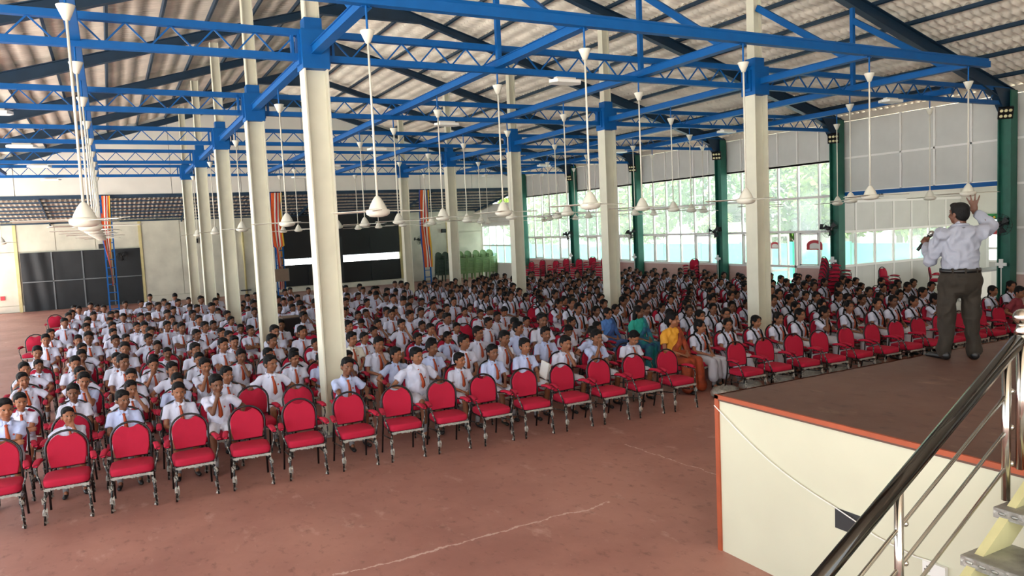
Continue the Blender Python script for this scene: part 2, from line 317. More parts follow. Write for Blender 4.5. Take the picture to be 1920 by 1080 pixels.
# ---------------------------------------------------------------- trusses
P=.56; n=50; web=B(); web.bar((-P/4,0,-.15),(P/4,0,.15),.02,.022); webm=web.mesh('web_bar','blue'); web=B(); web.bar((-P/4,0,.15),(P/4,0,-.15),.02,.022); webm2=web.mesh('web_bar','blue')
epm=B().box((-.02,-.05,-.2),(.02,.05,.2)).mesh('end_plate','blue')
ch=B(); ch.box((-6.4,-.05,-.05),(21.3,.05,.05)); chm=ch.mesh('chord','blue')
for k in range(5):
    e=empty('roof_truss',(0,YK[k],5.9))
    ob('top_chord',chm,e,(0,0,.19)); ob('bottom_chord',chm,e,(0,0,-.17))
    for i in range(99):
        x=-6.3+P/4+i*P/2
        if x>20.9 or x<-5.2: continue
        ob('web_bar',webm if i%2 else webm2,e,(x,0,0),(0,0,0))
    for x in (XL-.3,XL+.3,XR-.3,XR+.3): ob('end_plate',epm,e,(x,0,0))
    tag(e,f'{pos[k]} blue lattice truss running across the hall between the columns','truss','blue lattice trusses')
# longitudinal fan beams
BX=[-3.15,-.2,XL,6.03,9.02,XR,14.95,17.85]
bnames=['far left of the camera','directly over the left aisle','joining the left row of columns','one third between the column rows','two thirds between the column rows','joining the right row of columns','first beyond the right columns','nearest the right wall windows']
for x,nm in zip(BX,bnames):
    y0=8.9 if x<17 else 11.0; bb=B(); bb.box((x-.05,y0,5.76),(x+.05,33.2,5.88)); bb.box((x-.075,y0,5.755),(x+.075,33.2,5.765)); bb.box((x-.075,y0,5.875),(x+.075,33.2,5.885))
    e=empty('fan_beam',(0,0,0)); ob('beam',bb.mesh('beam','blue'),e)
    if 0<x<17:
        bb=B(); top=7.3 
        if x not in (XL,XR): bb.bar((x,YK[0]-.08,5.8),(x,YK[0]-.08,min(roofz(x)-.5,9.3)),.08,.08); ob('hanger',bb.mesh('hanger','blue'),e)
        bb=B(); bb.bar((x,YK[0]-.1,top),(x,9.35,5.86),.07,.12); ob('stay',bb.mesh('stay','blue'),e)
    tag(e,'blue lengthwise beam carrying fans, '+nm,'beam','lengthwise fan beams')
bb=B(); bb.box((-.4,8.82,5.78),(15.55,8.94,5.9)); bb.tube([(-.4,8.88,5.93),(15.55,8.88,5.93)],.035)
tag(ob('cross_beam',bb.mesh('cross_beam','blue')),'long blue cross beam closest to the camera, holding the front fans','beam')
# ---------------------------------------------------------------- right wall
wr=struct(ob('wall_right',None)); 
def lowwall(y0,y1,z1=1.24):
    bb=B(); bb.box((XW-.02,y0,0),(XW+.18,y1,z1)); ob('low_wall',bb.mesh('low_wall','pink_wall'),wr)
YE=44.0; bays=[(YK[1],YK[2]),(YK[2],YK[3]),(YK[3],YK[4]),(YK[4],YK[5]),(YK[5],YE)]
DY0,DY1=18.75,20.1
lowwall(YK[1]+.1,DY0); lowwall(DY1,YK[5]); lowwall(-8,YK[0]-.1)
panels={}
def panel(w,h,mat='white_panel'):
    k=(round(w,3),round(h,3),mat)
    if k not in panels: bb=B(); bb.box((0,.012,.012),(.03,w-.012,h-.012)); panels[k]=bb.mesh('panel',mat)
    return panels[k]
zl=[1.24,2.46,3.63,4.78]; Z2=6.0
fr=B()
bb=B(); bb.box((XW,-8,1.24),(XW+.03,3,6.1)); ob('side_panel',bb.mesh('side_panel','white_panel'),wr)
for (a,c) in bays+[(YK[0],YK[1]),(3.0,YK[0])]:
    if a==YK[5]: continue
    nn=5 if a==YK[0] else 6; w=(c-a)/nn
    rows=[(4.78,Z2)] if a>=YK[1] else [(3.72,4.82),(4.82,Z2)]
    if a==3.0: rows=[(1.24,2.46),(2.46,3.63),(3.63,4.82),(4.82,Z2)]
    for i in range(nn):
        for z0,z1 in rows: ob('panel',panel(w,z1-z0),wr,(XW,a+i*w,z0))
        fr.box((XW-.05,a+i*w-.025,rows[0][0]),(XW+.01,a+i*w+.025,Z2))
    for z0,z1 in rows: fr.box((XW-.05,a,z0-.03),(XW+.01,c,z0+.03))
ob('panel_strips',fr.mesh('panel_strips','frame'),wr)
bb=B(); bb.box((XW-.04,-8,Z2),(XW+.08,YK[5],Z2+.19)); ob('eave_strip',bb.mesh('eave_strip','roof'),wr)
panes={}
def pane(w,h):
    k=(round(w,3),round(h,3))
    if k not in panes: bb=B(); bb.box((0,.03,.03),(.006,w-.03,h-.03)); panes[k]=bb.mesh('pane','glass')
    return panes[k]
for n,(a,c) in enumerate(bays):
    w=(c-a)/6; top=3 if n<4 else 2
    wi=struct(ob(f'window_{n+1}',None)); bb=B(); zz=zl[:top+1] if n<4 else [.9,2.0,3.25]
    skip=lambda i,j: n==0 and j==0 and i in (2,3)
    for i in range(7):
        y=a+i*w; t=.05 if i in(0,6) else .028
        bb.box((XW-.04,y-t,zz[0]),(XW+.05,y+t,zz[-1]))
    for j,z in enumerate(zz):
        bb.box((XW-.05,a,z-.04),(XW+.06,c,z+.04))
    ob('window_frame',bb.mesh('window_frame','frame'),wi)
    for i in range(6):
        for j in range(len(zz)-1):
            if skip(i,j): continue
            ob('pane',pane(w,zz[j+1]-zz[j]),wi,(XW,a+i*w,zz[j]))
    # opening sashes seen inside the lower lights
    if n<4:
        sb=B()
        for i in (1,4):
            y=a+i*w; z0,z1=zz[0]+.05,zz[1]-.05
            for (p,q,r,s) in ((y+.05,y+.1,z0,z1),(y+w-.1,y+w-.05,z0,z1),(y+.05,y+w-.05,z0,z0+.05),(y+.05,y+w-.05,z1-.05,z1)): sb.box((XW-.02,p,r),(XW+.03,q,s))
        ob('sash',sb.mesh('sash','frame'),wi)
bb=B(); bb.box((XW-.02,YK[5],3.25),(XW+.05,YE,4.6)); bb.box((XW-.02,YK[5],0),(XW+.05,YE,.9)); ob('end_panel',bb.mesh('end_panel','gable'),wr)
# doorway with open leaf
d1=struct(ob('door_1',None)); bb=B()
for y in (DY0,DY1): bb.box((XW-.05,y-.04,0),(XW+.08,y+.04,2.46))
ob('door_frame',bb.mesh('door_frame','frame'),d1)
bb=B(); z1=2.38
for p,q,r,s in ((0,.08,0,z1),(.77,.85,0,z1),(0,.85,0,.1),(0,.85,z1-.1,z1),(0,.85,1.0,1.08)): bb.box((-.02,p,r),(.02,q,s))
lf=ob('door_leaf',bb.mesh('door_leaf','frame'),d1,(XW+.1,DY1-.05,0),(0,0,-math.radians(100)))
bb=B(); bb.box((-.004,.08,.1),(.004,.77,1.0)); bb.box((-.004,.08,1.08),(.004,.77,z1-.1)); ob('pane',bb.mesh('pane','glass'),lf)
# red arched stickers on the glass
def sticker(n,y,z,x=XW-.02,s=1.0,rz=0,label=''):
    e=empty('window_sticker',(x,y,z),rz); bb=B(); pts=[]
    for k in range(13): a=math.pi*k/12; pts.append((.33*s*math.cos(a),.05*s+.17*s*math.sin(a)))
    pts+=[(-.33*s,-.12*s),(.33*s,-.12*s)]; bb.prism(pts,-.004,.004,'x'); ob('border',bb.mesh('border','signred'),e)
    pts=[]
    for k in range(13): a=math.pi*k/12; pts.append((.2*s*math.cos(a),.03*s+.09*s*math.sin(a)))
    pts+=[(-.2*s,-.08*s),(.2*s,-.08*s)]; bb=B(); bb.prism(pts,-.006,.006,'x'); ob('centre',bb.mesh('centre','white'),e); tag(e,label,'sticker','red arched stickers')
sticker(0,17.95,1.95,label='red and white arched sticker on the window pane beside the green post'); sticker(1,19.85,1.95,XW+.15,.7,label='smaller red and white arched sticker on the glass by the open doorway')
# green wall posts
gp=hsec(.34,.3,.03,0,6.05,B()).mesh('shaft','green')
posn=['at the right edge beside the stage','with a black fan between annex and windows','second','third','fourth','farthest']
for k in range(6):
    e=empty('wall_post',(XW-.22,YK[k],0)); ob('shaft',gp,e,(0,0,0),(0,0,math.pi/2))
    hb=B(); hb.prism([(-.17,5.35),(.17,5.35),(.17,6.1),(-.75,6.1)],-.09,.09,'y'); ob('haunch',hb.mesh('haunch','teal'),e)
    tag(e,('green steel wall post '+posn[k]) if k<2 else f'{posn[k]} green steel wall post along the right windows','post','green wall posts')
# post fittings: floodlights, wall fans, switch boxes
def floodlight(x,y,z,rz,label):
    e=empty('floodlight',(x,y,z),rz); bb=B(); bb.box((-.17,-.05,-.16),(.17,.03,.16)); ob('housing',bb.mesh('housing','black'),e,(0,0,0),(.5,0,0))
    bb=B()
    for i in (-1,0,1):
        for j in (-1,1): bb.lathe([(.045,0),(.04,.012),(.005,.014)],10,(0,0,0)); 
    bb=B()
    for i in (-1,0,1):
        for j in (-1,1): bb.ell((i*.1,-.058,j*.075),(.042,.012,.042),None,10,6)
    ob('led_lens',bb.mesh('led_lens','flood_cell',True),e,(0,0,0),(.5,0,0)); bb=B(); bb.bar((0,.02,0),(0,.2,.0),.04,.04); ob('bracket',bb.mesh('bracket','black'),e); tag(e,label,'floodlight','floodlights on posts')
fl=['at the right picture edge beside the stage','beside the white annex panels','on the second window post','on the third window post','on the fourth window post']
for k in range(5): floodlight(XW-.5,YK[k]-.1,5.47,-.9,'black multi-cell floodlight on the green post '+fl[k] if k<2 else 'black multi-cell floodlight high '+fl[k])
def fan_parts():
    g=B()
    for r in (.1,.2,.29): g.tube([(r*math.cos(t),-.06 if r<.28 else 0,r*math.sin(t)) for t in [2*math.pi*i/24 for i in range(25)]],.005,4,cap=False)
    for i in range(20): t=2*math.pi*i/20; g.tube([(.06*math.cos(t),-.08,.06*math.sin(t)),(.2*math.cos(t),-.06,.2*math.sin(t)),(.29*math.cos(t),0,.29*math.sin(t)),(.2*math.cos(t),.07,.2*math.sin(t)),(.06*math.cos(t),.09,.06*math.sin(t))],.0035,3,cap=False)
    bl=B()
    for i in range(3):
        t=2*math.pi*i/3+.4; c,s=math.cos(t),math.sin(t); c2,s2=math.cos(t+.7),math.sin(t+.7)
        bl.add([(.04*c,-.02,.04*s),(.25*c,-.03,.25*s),(.25*c2,.03,.25*s2),(.05*c2,.02,.05*s2),(.04*c,-.014,.04*s),(.25*c,-.024,.25*s),(.25*c2,.036,.25*s2),(.05*c2,.026,.05*s2)],[(0,1,2,3),(7,6,5,4),(0,4,5,1),(1,5,6,2),(2,6,7,3),(3,7,4,0)])
    mo=B(); mo.ell((0,.1,0),(.075,.13,.075),None,14,8); mo.ell((0,-.07,0),(.05,.02,.05))
    ar=B(); ar.tube([(0,.15,0),(0,.28,-.04),(0,.42,-.04)],.02); ar.box((-.05,.4,-.12),(.05,.44,.06))
    return [('guard',g.mesh('guard','black')),('blade_set',bl.mesh('blade_set','darkgrey')),('motor',mo.mesh('motor','black',True)),('arm',ar.mesh('arm','black'))]
FP=fan_parts()
def wallfan(x,y,z,rz,label,rx=.25):
    e=empty('wall_fan',(x,y,z),rz); e.rotation_euler=(rx,0,rz)
    for n,me in FP: ob(n,me,e)
    tag(e,label,'fan','black wall fans')
for k,(dy,rz) in enumerate([(.0,-1.4),(.0,-.25),(.0,-1.3),(.0,-.4),(.0,-.4)]):
    wallfan(XW-.72,YK[k]+dy-.1,2.56,rz,['black caged wall fan beside the raised arm at the right edge','black caged wall fan tilted on the green post beside the annex','black caged wall fan on the second window post','black caged wall fan on the third window post','black caged wall fan on the fourth window post'][k])
wallfan(16.83,43.5,2.57,.5,'black caged wall fan on the rear wall by the striped flags'); wallfan(.53,43.5,2.52,.3,'black caged wall fan in front of the black sheeted opening')
for k in range(5):
    e=empty('switch_box',(XW-.46,YK[k],1.5)); bb=B(); bb.box((-.03,-.14,-.04),(0,.14,.04)); bb.box((-.035,-.05,-.09),(0.,.05,.14)); ob('box',bb.mesh('box','plastic_white'),e); bb=B(); bb.box((-.015,-.012,-1.45),(.0,.012,-.05)); ob('conduit',bb.mesh('conduit','plastic_white'),e)
    tag(e,['white switch box and conduit on the post at the right edge','white switch box on the post beside the stacked chairs','white switch box on the second window post','white switch box on the third window post','white switch box on the fourth window post'][k],'switch box','switch boxes on posts')
# ---------------------------------------------------------------- annex beyond the first bay
AY=16.95; AX0,AX1=XW+.15,28.0; AZ=.12
an=struct(ob('wall_annex',None)); bb=B(); bb.box((XW,6,-.1),(AX1+.2,AY+.1,AZ)); struct(ob('floor_annex',bb.mesh('floor_annex','ground')))
w=.985; st=B(); wi=struct(ob('window_6',None))
nA=7
for i in range(nA):
    x=AX0-.35+i*w
    def pn(z0,z1,mat='white_panel'):
        bb=B(); bb.box((.012,0,.012),(w-.012,.03,z1-z0-.012)); return bb.mesh('panel',mat)
    for z0,z1 in ((AZ,1.28),(2.42,3.42)): ob('panel',pn(z0,z1),an,(x,AY,z0))
    bb=B(); bb.box((.05,0,.05),(w-.05,.006,1.09)); ob('pane',bb.mesh('pane','glass'),wi,(x,AY,1.28))
    st.box((x-.035,AY-.03,AZ),(x+.035,AY+.04,3.42))
for z in (AZ,1.28,2.42,3.42): st.box((AX0-.35,AY-.035,z-.04),(AX1,AY+.04,z+.04))
ob('window_frame',st.mesh('window_frame','frame'),wi)
bb=B(); bb.box((AX0-.35,AY,3.46),(AX1,AY+.08,4.2)); ob('fascia',bb.mesh('fascia','gable'),an)
# annex end wall with glazed door
we=struct(ob('wall_annex_end',None)); bb=B(); X=AX1
bb.box((X,14.95+1.05,AZ),(X+.1,AY+.1,4.2)); bb.box((X,6,AZ),(X+.1,14.85,4.2)); bb.box((X,14.85,2.75),(X+.1,16.0,4.2)); ob('wall_face',bb.mesh('wall_face','gable'),we)
d2=struct(ob('door_2',None)); bb=B()
for y0,y1,z0,z1 in ((14.85,14.95,AZ,2.75),(15.9,16.0,AZ,2.75),(14.95,15.9,.12,.2),(14.95,15.9,2.65,2.75),(14.95,15.9,1.5,1.58),(14.95,15.9,1.05,1.12),(15.4,15.45,1.12,2.65)): bb.box((X-.03,y0,z0),(X+.06,y1,z1))
ob('door_frame',bb.mesh('door_frame','frame'),d2); bb=B(); bb.box((X,14.95,.2),(X+.03,15.9,1.05)); ob('door_panel',bb.mesh('door_panel','white_panel'),d2)
bb=B(); bb.box((X,14.95,1.12),(X+.006,15.9,2.65)); ob('pane',bb.mesh('pane','glass'),d2)
e=empty('bunting',(X-.05,15.45,2.68)); bb=B(); bb.box((0,-.62,-.1),(.01,.62,.1)); ob('cloth',bb.mesh('cloth','signgreen'),e); bb=B()
for i in range(5): bb.ell((-.006,-.5+.25*i,.03*(-1)**i),(.01,.05,.04))
ob('dots',bb.mesh('dots','yellow'),e); tag(e,'green patterned banner strip above the annex door','banner')
sticker(2,15.35,2.2,X-.04,1.3,label='large red and white arched sticker on the annex door')
e=empty('wire_rack',(24.6,12.6,3.4)); bb=B()
for i in range(6): bb.tube([(i*.1,0,.12),(i*.1,0,-.12)],.01,5)
for z in (.12,-.05): bb.tube([(0,0,z),(.5,0,z)],.012,5)
for i in range(4): bb.tube([(.06+i*.13,-.02,-.1),(.08+i*.13,-.02,-.2),(.13+i*.13,-.02,-.2)],.008,5)
ob('wires',bb.mesh('wires','black'),e); bb=B(); bb.bar((.25,0,.12),(.25,0,.45),.02,.02); ob('hanger',bb.mesh('hanger','black'),e); tag(e,'small black wire rack hanging in the annex near the green post','rack')
# annex roof
ra=struct(ob('ceiling_annex',None)); 
for j in range(4):
    for i in range(6): ob('roof_sheet',shm,ra,(XW+.1+i*1.2,6.4+2.65*j,4.15-.05*i),(0,.04,0))
bb=B(); bb.box((XW-.06,YK[0],3.6),(XW+.06,YK[1],3.72)); bb.bar((XW,14.4,3.66),(24.2,AY-.1,3.75),.08,.12); 
tag(ob('eave_beam',bb.mesh('eave_beam','blue')),'blue steel beam over the annex opening with a slanting brace','beam')
e=empty('reception_counter',(25.2,14.6,AZ)); bb=B(); bb.box((-1.6,-.3,0),(1.2,.3,.82)); ob('body',bb.mesh('body','white_panel'),e); bb=B(); bb.box((-1.65,-.34,.82),(1.25,.34,.87)); ob('worktop',bb.mesh('worktop','grey'),e); bb=B(); bb.box((-.9,-.33,0),(.05,-.3,.82)); ob('front_panel',bb.mesh('front_panel','white'),e); tag(e,'white counter in the annex behind the standing speaker','counter')
e=empty('camera_unit',(23.3,AY-.1,3.62)); bb=B(); bb.box((-.09,-.06,-.07),(.09,.06,.07)); ob('housing',bb.mesh('housing','grey'),e); bb=B(); bb.ell((0,-.06,0),(.04,.03,.04)); bb.bar((0,.02,.05),(0,.06,.16),.03,.03); ob('lens',bb.mesh('lens','black',True),e); tag(e,'small grey camera unit fixed above the annex panels','camera')
# ---------------------------------------------------------------- gable and rear lean-to
wg=struct(ob('wall_gable',None)); GY=YK[5]+.1; xs=[-6.4+3.05*i for i in range(9)]+[21.3]
for a,c in zip(xs,xs[1:]):
    g=.012; mid=[(XRID,roofz(XRID)+.1)] if a<XRID<c else []
    poly=[(a+g,5.3),(c-g,5.3),(c-g,roofz(c)+.1)]+mid+[(a+g,roofz(a)+.1)]; bb=B(); bb.prism(poly,GY,GY+.05); ob('panel',bb.mesh('panel','gable'),wg)
bb=B(); bb.prism([(-6.4,5.3),(21.3,5.3),(21.3,roofz(21.3)),(XRID,roofz(XRID)+.05),(-6.4,roofz(-6.4))],GY+.052,GY+.08); ob('backing',bb.mesh('backing','grey'),wg)
bb=B(); bb.box((-6.4,GY-.03,5.22),(21.3,GY+.06,5.34)); ob('bottom_rail',bb.mesh('bottom_rail','teal'),wg)
cl=struct(ob('ceiling_leanto',None)); la=math.atan(1.0/6); shl=sheet_mesh('roof_sheet',1.24,2.8,'roof_old')
for i in range(10):
    for j in range(5): ob('roof_sheet',shl,cl,(-6.4+2.8*(i+1)-2.8,GY+.1+j*1.2,5.38-.2*j),(0,la,math.pi/2))
# sheet local x runs down the slope (+y in world), local y runs along -x
for o in list(cl.children): o.location.x+=2.8
bb=B()
for j in range(8): ob('purlin',B().box((-6.4,-.03,-.07),(21.3,.03,0)).mesh('purlin','teal'),cl,(0,GY+.3+j*.78,5.28-.13*j-.02))
for x in (-2.5,3.5,9.6,15.6,20.9): ob('leanto_rafter',B().bar((x,GY,5.2),(x+.0,YE,4.24),.06,.12).mesh('leanto_rafter','teal'),cl)
wb=struct(ob('wall_back',None)); 
DX0,DX1=8.75,15.65
bb=B(); bb.box((-6.4,YE+.1,0),(DX0,YE+.25,4.5)); bb.box((DX1,YE+.1,0),(21.5,YE+.25,4.5)); ob('wall_face',bb.mesh('wall_face','old_wall'),wb)
xs=[-6.3,-4.1,-2.35,-.6,1.4,3.4,5.4,7.1,DX0-.05]; 
for a,c in list(zip(xs,xs[1:]))+[(15.7,17.6),(17.6,19.4),(19.4,21.3)]:
    for z0,z1 in ((2.98,4.35),(.35,2.95)):
        if z0<1 and a<1.3 and a>-4.2: continue
        bb=B(); bb.box((a+.012,YE+.04,z0),(c-.012,YE+.1,z1)); ob('panel',bb.mesh('panel','old_wall'),wb)
    bb=B(); bb.box((a,YE+.02,.02),(c,YE+.1,.33)); ob('plinth',bb.mesh('plinth','old_wall'),wb)
bb=B()
for x in (-4.05,1.46,6.1,7.15,15.75,16.05,18.9): bb.box((x-.07,YE-.02,0),(x+.07,YE+.04,4.35))
ob('wall_posts',bb.mesh('wall_posts','yellow_post'),wb); wb_posts=wb.children[-1]
# black sheeted opening
e=empty('black_sheet_screen',(-1.25,YE-.03,0)); nx,nz=60,14; vs=[];fs=[]
for j in range(nz+1):
    for i in range(nx+1):
        x=-2.65+5.3*i/nx; z=.02+2.88*j/nz; y=.03*math.sin(x*9+z)*math.exp(-((x+2.0)/.7)**2)+.008*math.sin(x*3.1+z*2); vs.append((x,y,z))
for j in range(nz):
    for i in range(nx): q=j*(nx+1)+i; fs.append((q,q+1,q+nx+2,q+nx+1))
ob('sheet',B().add(vs,fs).mesh('sheet','black_cloth',True),e)
for i in range(1,4): ob('bar',B().box((-.03,-.07,.02),(.03,-.04,2.9)).mesh('bar','steel_strip'),e,(-2.65+5.3*i/4,0,0))
ob('bar',B().box((-2.65,-.07,1.43),(2.65,-.045,1.48)).mesh('bar','steel_strip'),e)
tag(e,'wide opening covered by black sheeting with thin grey bars, at left','screen')
# big dark door opening
e=empty('black_partition',(DX0,YE,0)); Wd=DX1-DX0
for x0,x1,z0,z1 in ((0,Wd,3.0,4.4),(0,1.7,1.85,3.0),(1.7,3.3,1.9,3.0),(3.3,5.05,1.9,3.0),(5.05,Wd,1.9,3.0),(0,1.3,.3,1.5),(1.3,2.4,.3,1.5),(3.3,5.05,.3,1.5),(5.05,Wd,.3,1.5)):
    bb=B(); bb.box((x0+.01,-.03,z0+.005),(x1-.01,.05,z1-.005)); ob('panel',bb.mesh('panel','black_door'),e)
bb=B(); bb.box((2.42,-.3,.3),(3.3,-.24,3.0)); ob('door_leaf',bb.mesh('door_leaf','darkgrey'),e)
bb=B(); bb.box((0,.06,1.55),(Wd,.066,1.85))
ob('slot_pane',bb.mesh('slot_pane','glass'),e)
bb=B(); bb.box((-.05,.052,1.9),(Wd+.05,.075,4.5)); bb.box((-.05,.052,0),(Wd+.05,.075,1.5)); ob('backing',bb.mesh('backing','black_door'),e)
bb=B()
for i in range(46): bb.box((i*.15,.03,1.5),(i*.15+.012,.05,1.9))
ob('slot_bars',bb.mesh('slot_bars','grey'),e)
bb=B(); bb.box((-.1,-.5,0),(Wd+.1,.1,.28)); ob('threshold',bb.mesh('threshold','old_wall'),e)
tag(e,'tall black partition wall with a bright horizontal slot in the rear','partition')
e=empty('downpipe',(15.95,YE-.15,0)); bb=B(); bb.tube([(0,0,0),(0,0,3.3)],.06,10); ob('pipe',bb.mesh('pipe','cream',True),e); bb=B(); bb.tube([(0,0,3.28),(0,0,3.4)],.075,10); ob('collar',bb.mesh('collar','cream'),e); tag(e,'cream downpipe beside the black partition','pipe')
e=empty('downpipe',(6.55,YE-.1,0)); bb=B(); bb.tube([(0,0,0),(-.0,0,4.2)],.055,10); ob('pipe',bb.mesh('pipe','yellow_post',True),e); bb=B(); bb.box((-.3,-.1,.24),(.25,.1,.3)); ob('foot',bb.mesh('foot','darkgrey'),e); tag(e,'yellowish downpipe on the rear wall left of the black partition','pipe')
for i,(x,z) in enumerate(((-5.2,2.95),(-.35,3.05),(4.1,3.12),(18.6,3.05))):
    e=empty('wall_speaker',(x,YE-.1,z)); bb=B(); bb.box((-.13,-.1,-.1),(.13,.1,.13)); ob('cabinet',bb.mesh('cabinet','black'),e); bb=B(); bb.box((-.1,-.115,-.07),(.1,-.1,.1)); ob('grille',bb.mesh('grille','darkgrey'),e)
    tag(e,['small black wall speaker at the far left edge','small black wall speaker above the black sheeted opening','small black wall speaker on the rear wall behind the left columns','small black wall speaker above the green plastic chairs'][i],'speaker','small wall speakers')
e=empty('notice',(-4.9,YE-.02,.75)); bb=B(); bb.box((-.22,0,-.1),(-.04,.02,.1)); bb.box((.04,0,-.1),(.22,.02,.1)); ob('letters',bb.mesh('letters','signred'),e); tag(e,'two red painted marks low on the far left wall','mark')
# ladder-like gable posts with flag cloth
def gable_post(x,z0,flagz,label,flabel,wid,twist):
    e=empty('lattice_post',(x,YK[5]-.05,0)); bb=B()
    for s in (-.18,.18): ob('rail',B().box((s-.03,-.03,0),(s+.03,.03,5.3)).mesh('rail','blue'),e)
    rm_=B().box((-.18,-.02,-.02),(.18,.02,.02)).mesh('rung','blue')
    for i in range(14): ob('rung',rm_,e,(0,0,.25+.37*i))
    tag(e,label,'post','blue lattice posts')
    f=empty('flag_cloth',(x-.02,YK[5]-.08,0)); cols=['flagblue','orange','orange','flagwhite','red','flagwhite','orange','yellow']; ns=len(cols); nz=44
    for c in range(ns):
        vs=[];fs=[]
        for j in range(nz+1):
            z=5.28-(5.28-flagz)*j/nz; tw=twist(z); 
            for q in (c/ns,(c+1)/ns):
                xx=(q-.5)*wid*math.cos(tw)+.05*math.sin(z*1.3); yy=(q-.5)*wid*math.sin(tw)*.6-.05-.04*math.sin(q*9+z*2); vs.append((xx,yy,z)); 
        base=len(vs); vs+= [(a,b_+.012,c_) for a,b_,c_ in vs]
        for j in range(nz): q=2*j; fs+=[(q,q+1,q+3,q+2),(base+q+2,base+q+3,base+q+1,base+q),(q,q+2,base+q+2,base+q),(q+1,base+q+1,base+q+3,q+3)]
        ob('stripe',B().add(vs,fs).mesh('stripe',cols[c],True),f)
    tag(f,flabel,'flag','striped flag cloths')
gable_post(0.0,0,1.3,'blue ladder-like lattice post before the black sheeted opening','narrow twisted striped flag cloth on the leftmost lattice post',.42,lambda z:.5+.9*math.sin(z*.9))
gable_post(7.33,0,.55,'blue ladder-like lattice post beside the hanging brown board','orange and white striped flag cloth knotted midway, behind the left columns',.6,lambda z:(.1 if z>2.6 else 1.0))
gable_post(15.05,0,1.15,'blue ladder-like lattice post near the green plastic chairs','broad orange, red and white striped flag cloth left of the green chairs',.62,lambda z:.25)
e=empty('hanging_board',(7.3,YK[5]-.4,1.27)); bb=B(); bb.box((-.35,-.02,-.3),(.35,.02,.3)); ob('face',bb.mesh('face','board'),e); bb=B(); 
for a,c in (((-.36,-.31),(.36,-.28)),((-.36,.28),(.36,.31))): bb.box((a[0],-.03,a[1]),(c[0],.03,c[1]))
for s in (-1,1): bb.box((s*.345-.015,-.03,-.31),(s*.345+.015,.03,.31))
ob('rim',bb.mesh('rim','desk_wood'),e); bb=B(); bb.bar((0,.02,.3),(0,.3,.5),.02,.02); ob('hook',bb.mesh('hook','black'),e); tag(e,'brown board hung on the lattice post behind the left columns','board')
# ---------------------------------------------------------------- outdoors
bb=B(); bb.box((27.2,17.6,-.2),(27.4,60,1.78)); bb.box((21.6,50,-.2),(27.4,50.2,1.8))
for i in range(15): bb.box((27.1,18+i*3,-.2),(27.2,18.25+i*3,1.86))
tag(ob('boundary_wall',bb.mesh('boundary_wall','fence')),'teal painted boundary wall outside the windows','wall')
def tree(x,y,h,rad,mat,label,seed,palm=False):
    R=random.Random(seed); e=empty('palm_tree' if palm else 'broad_tree',(x,y,-.2)); bb=B(); bb.tube([(0,0,0),(.1,.05,h*.35),(.05,.15,h*.7)],[.18,.14,.09],7); ob('trunk',bb.mesh('trunk','bark',True),e)
    bb=B()
    if palm:
        for i in range(16):
            t=2*math.pi*i/16+R.random()*.3; el=R.uniform(.1,1.0); L=R.uniform(2,3.2)
            for k in range(14):
                s=(k+1)/14; c=V(math.cos(t)*L*s,math.sin(t)*L*s,h*.72+L*(el*s-1.1*s*s)); d=V(math.cos(t),math.sin(t),el-2.2*s); d=nrm(d)
                for sd in (-1,1):
                    a=nrm(np.cross(d,V(0,0,1)))*sd; tip=c+a*.55*(1.1-s*.6)+d*.25+V(0,0,-.15); bb.add([c,c+d*.09,tip],[(0,1,2)])
    else:
        for i in range(int(1150*rad)):
            while True:
                p=V(R.uniform(-1,1),R.uniform(-1,1),R.uniform(-1,1))
                if .35<p@p<1: break
            c=V(p[0]*rad,p[1]*rad,h*.66+p[2]*rad*1.0); a=nrm(V(R.gauss(0,1),R.gauss(0,1),R.gauss(0,1))); q=nrm(np.cross(a,V(R.gauss(0,1),R.gauss(0,1),R.gauss(0,1)))); s=R.uniform(.13,.3)
            bb.add([c-a*s,c+q*s*.45,c+a*s,c-q*s*.45],[(0,1,2,3)])
    o=ob('crown',bb.mesh('crown',mat),e); tag(e,label,'tree','trees outside the windows')
TL=[(31,21.5,7.0,1.9,0,'leaf','feathery palm beyond the window left of the annex'),(30.5,23.5,7.5,2.4,1,'leaf2','dense pale green tree beyond the doorway windows'),(31,27.5,6,2.0,1,'leaf','leafy tree beyond the second window bay'),(31,32.5,4.2,1.4,0,'leaf2','low palm beside the house beyond the third window bay'),(33,35,8,2.6,1,'leaf','tall tree beyond the third window bay'),(31,40,7,2.4,1,'leaf2','bright green tree beyond the fourth window bay'),(32,46,7.5,2.6,1,'leaf','round tree beyond the fifth window bay'),(30,52,7,2.6,1,'leaf2','pale tree beyond the far corner windows'),(31.5,20,5.5,1.8,1,'leaf2','small tree beyond the annex windows'),(33.5,16,8,2.5,1,'leaf','tall tree farther beyond the annex'),(36,24,9,3,1,'leaf','large tree standing behind the doorway windows'),(25,56,7,2.5,1,'leaf','tree beyond the boundary wall at the far end')]
for i,(x,y,h,r,k,m,l) in enumerate(TL): tree(x,y,h,r*1.2,m,l,100+i,palm=(k==0))
e=empty('outbuilding',(33,30,-.2)); bb=B(); bb.box((-2,-3.5,0),(2,3.5,3.0)); ob('walls',bb.mesh('walls','house'),e); bb=B(); bb.prism([(-4.2,2.9),(0,4.6),(4.2,2.9),(4.2,3.02),(0,4.75),(-4.2,3.02)],-2.5,2.4,'x'); ob('roof',bb.mesh('roof','houseroof'),e); bb=B(); bb.box((-2.03,-1,.9),(-2,.2,2.2)); ob('window',bb.mesh('window','darkgrey'),e); tag(e,'pale house with a low gabled roof beyond the second window bay','building')
e=empty('outdoor_table',(23.0,20.0,-.15)); bb=B(); bb.box((-.45,-.6,.74),(.45,.6,.78)); ob('tabletop',bb.mesh('tabletop','plastic_white'),e); lg=B().box((-.02,-.02,0),(.02,.02,.74)).mesh('leg','fence')
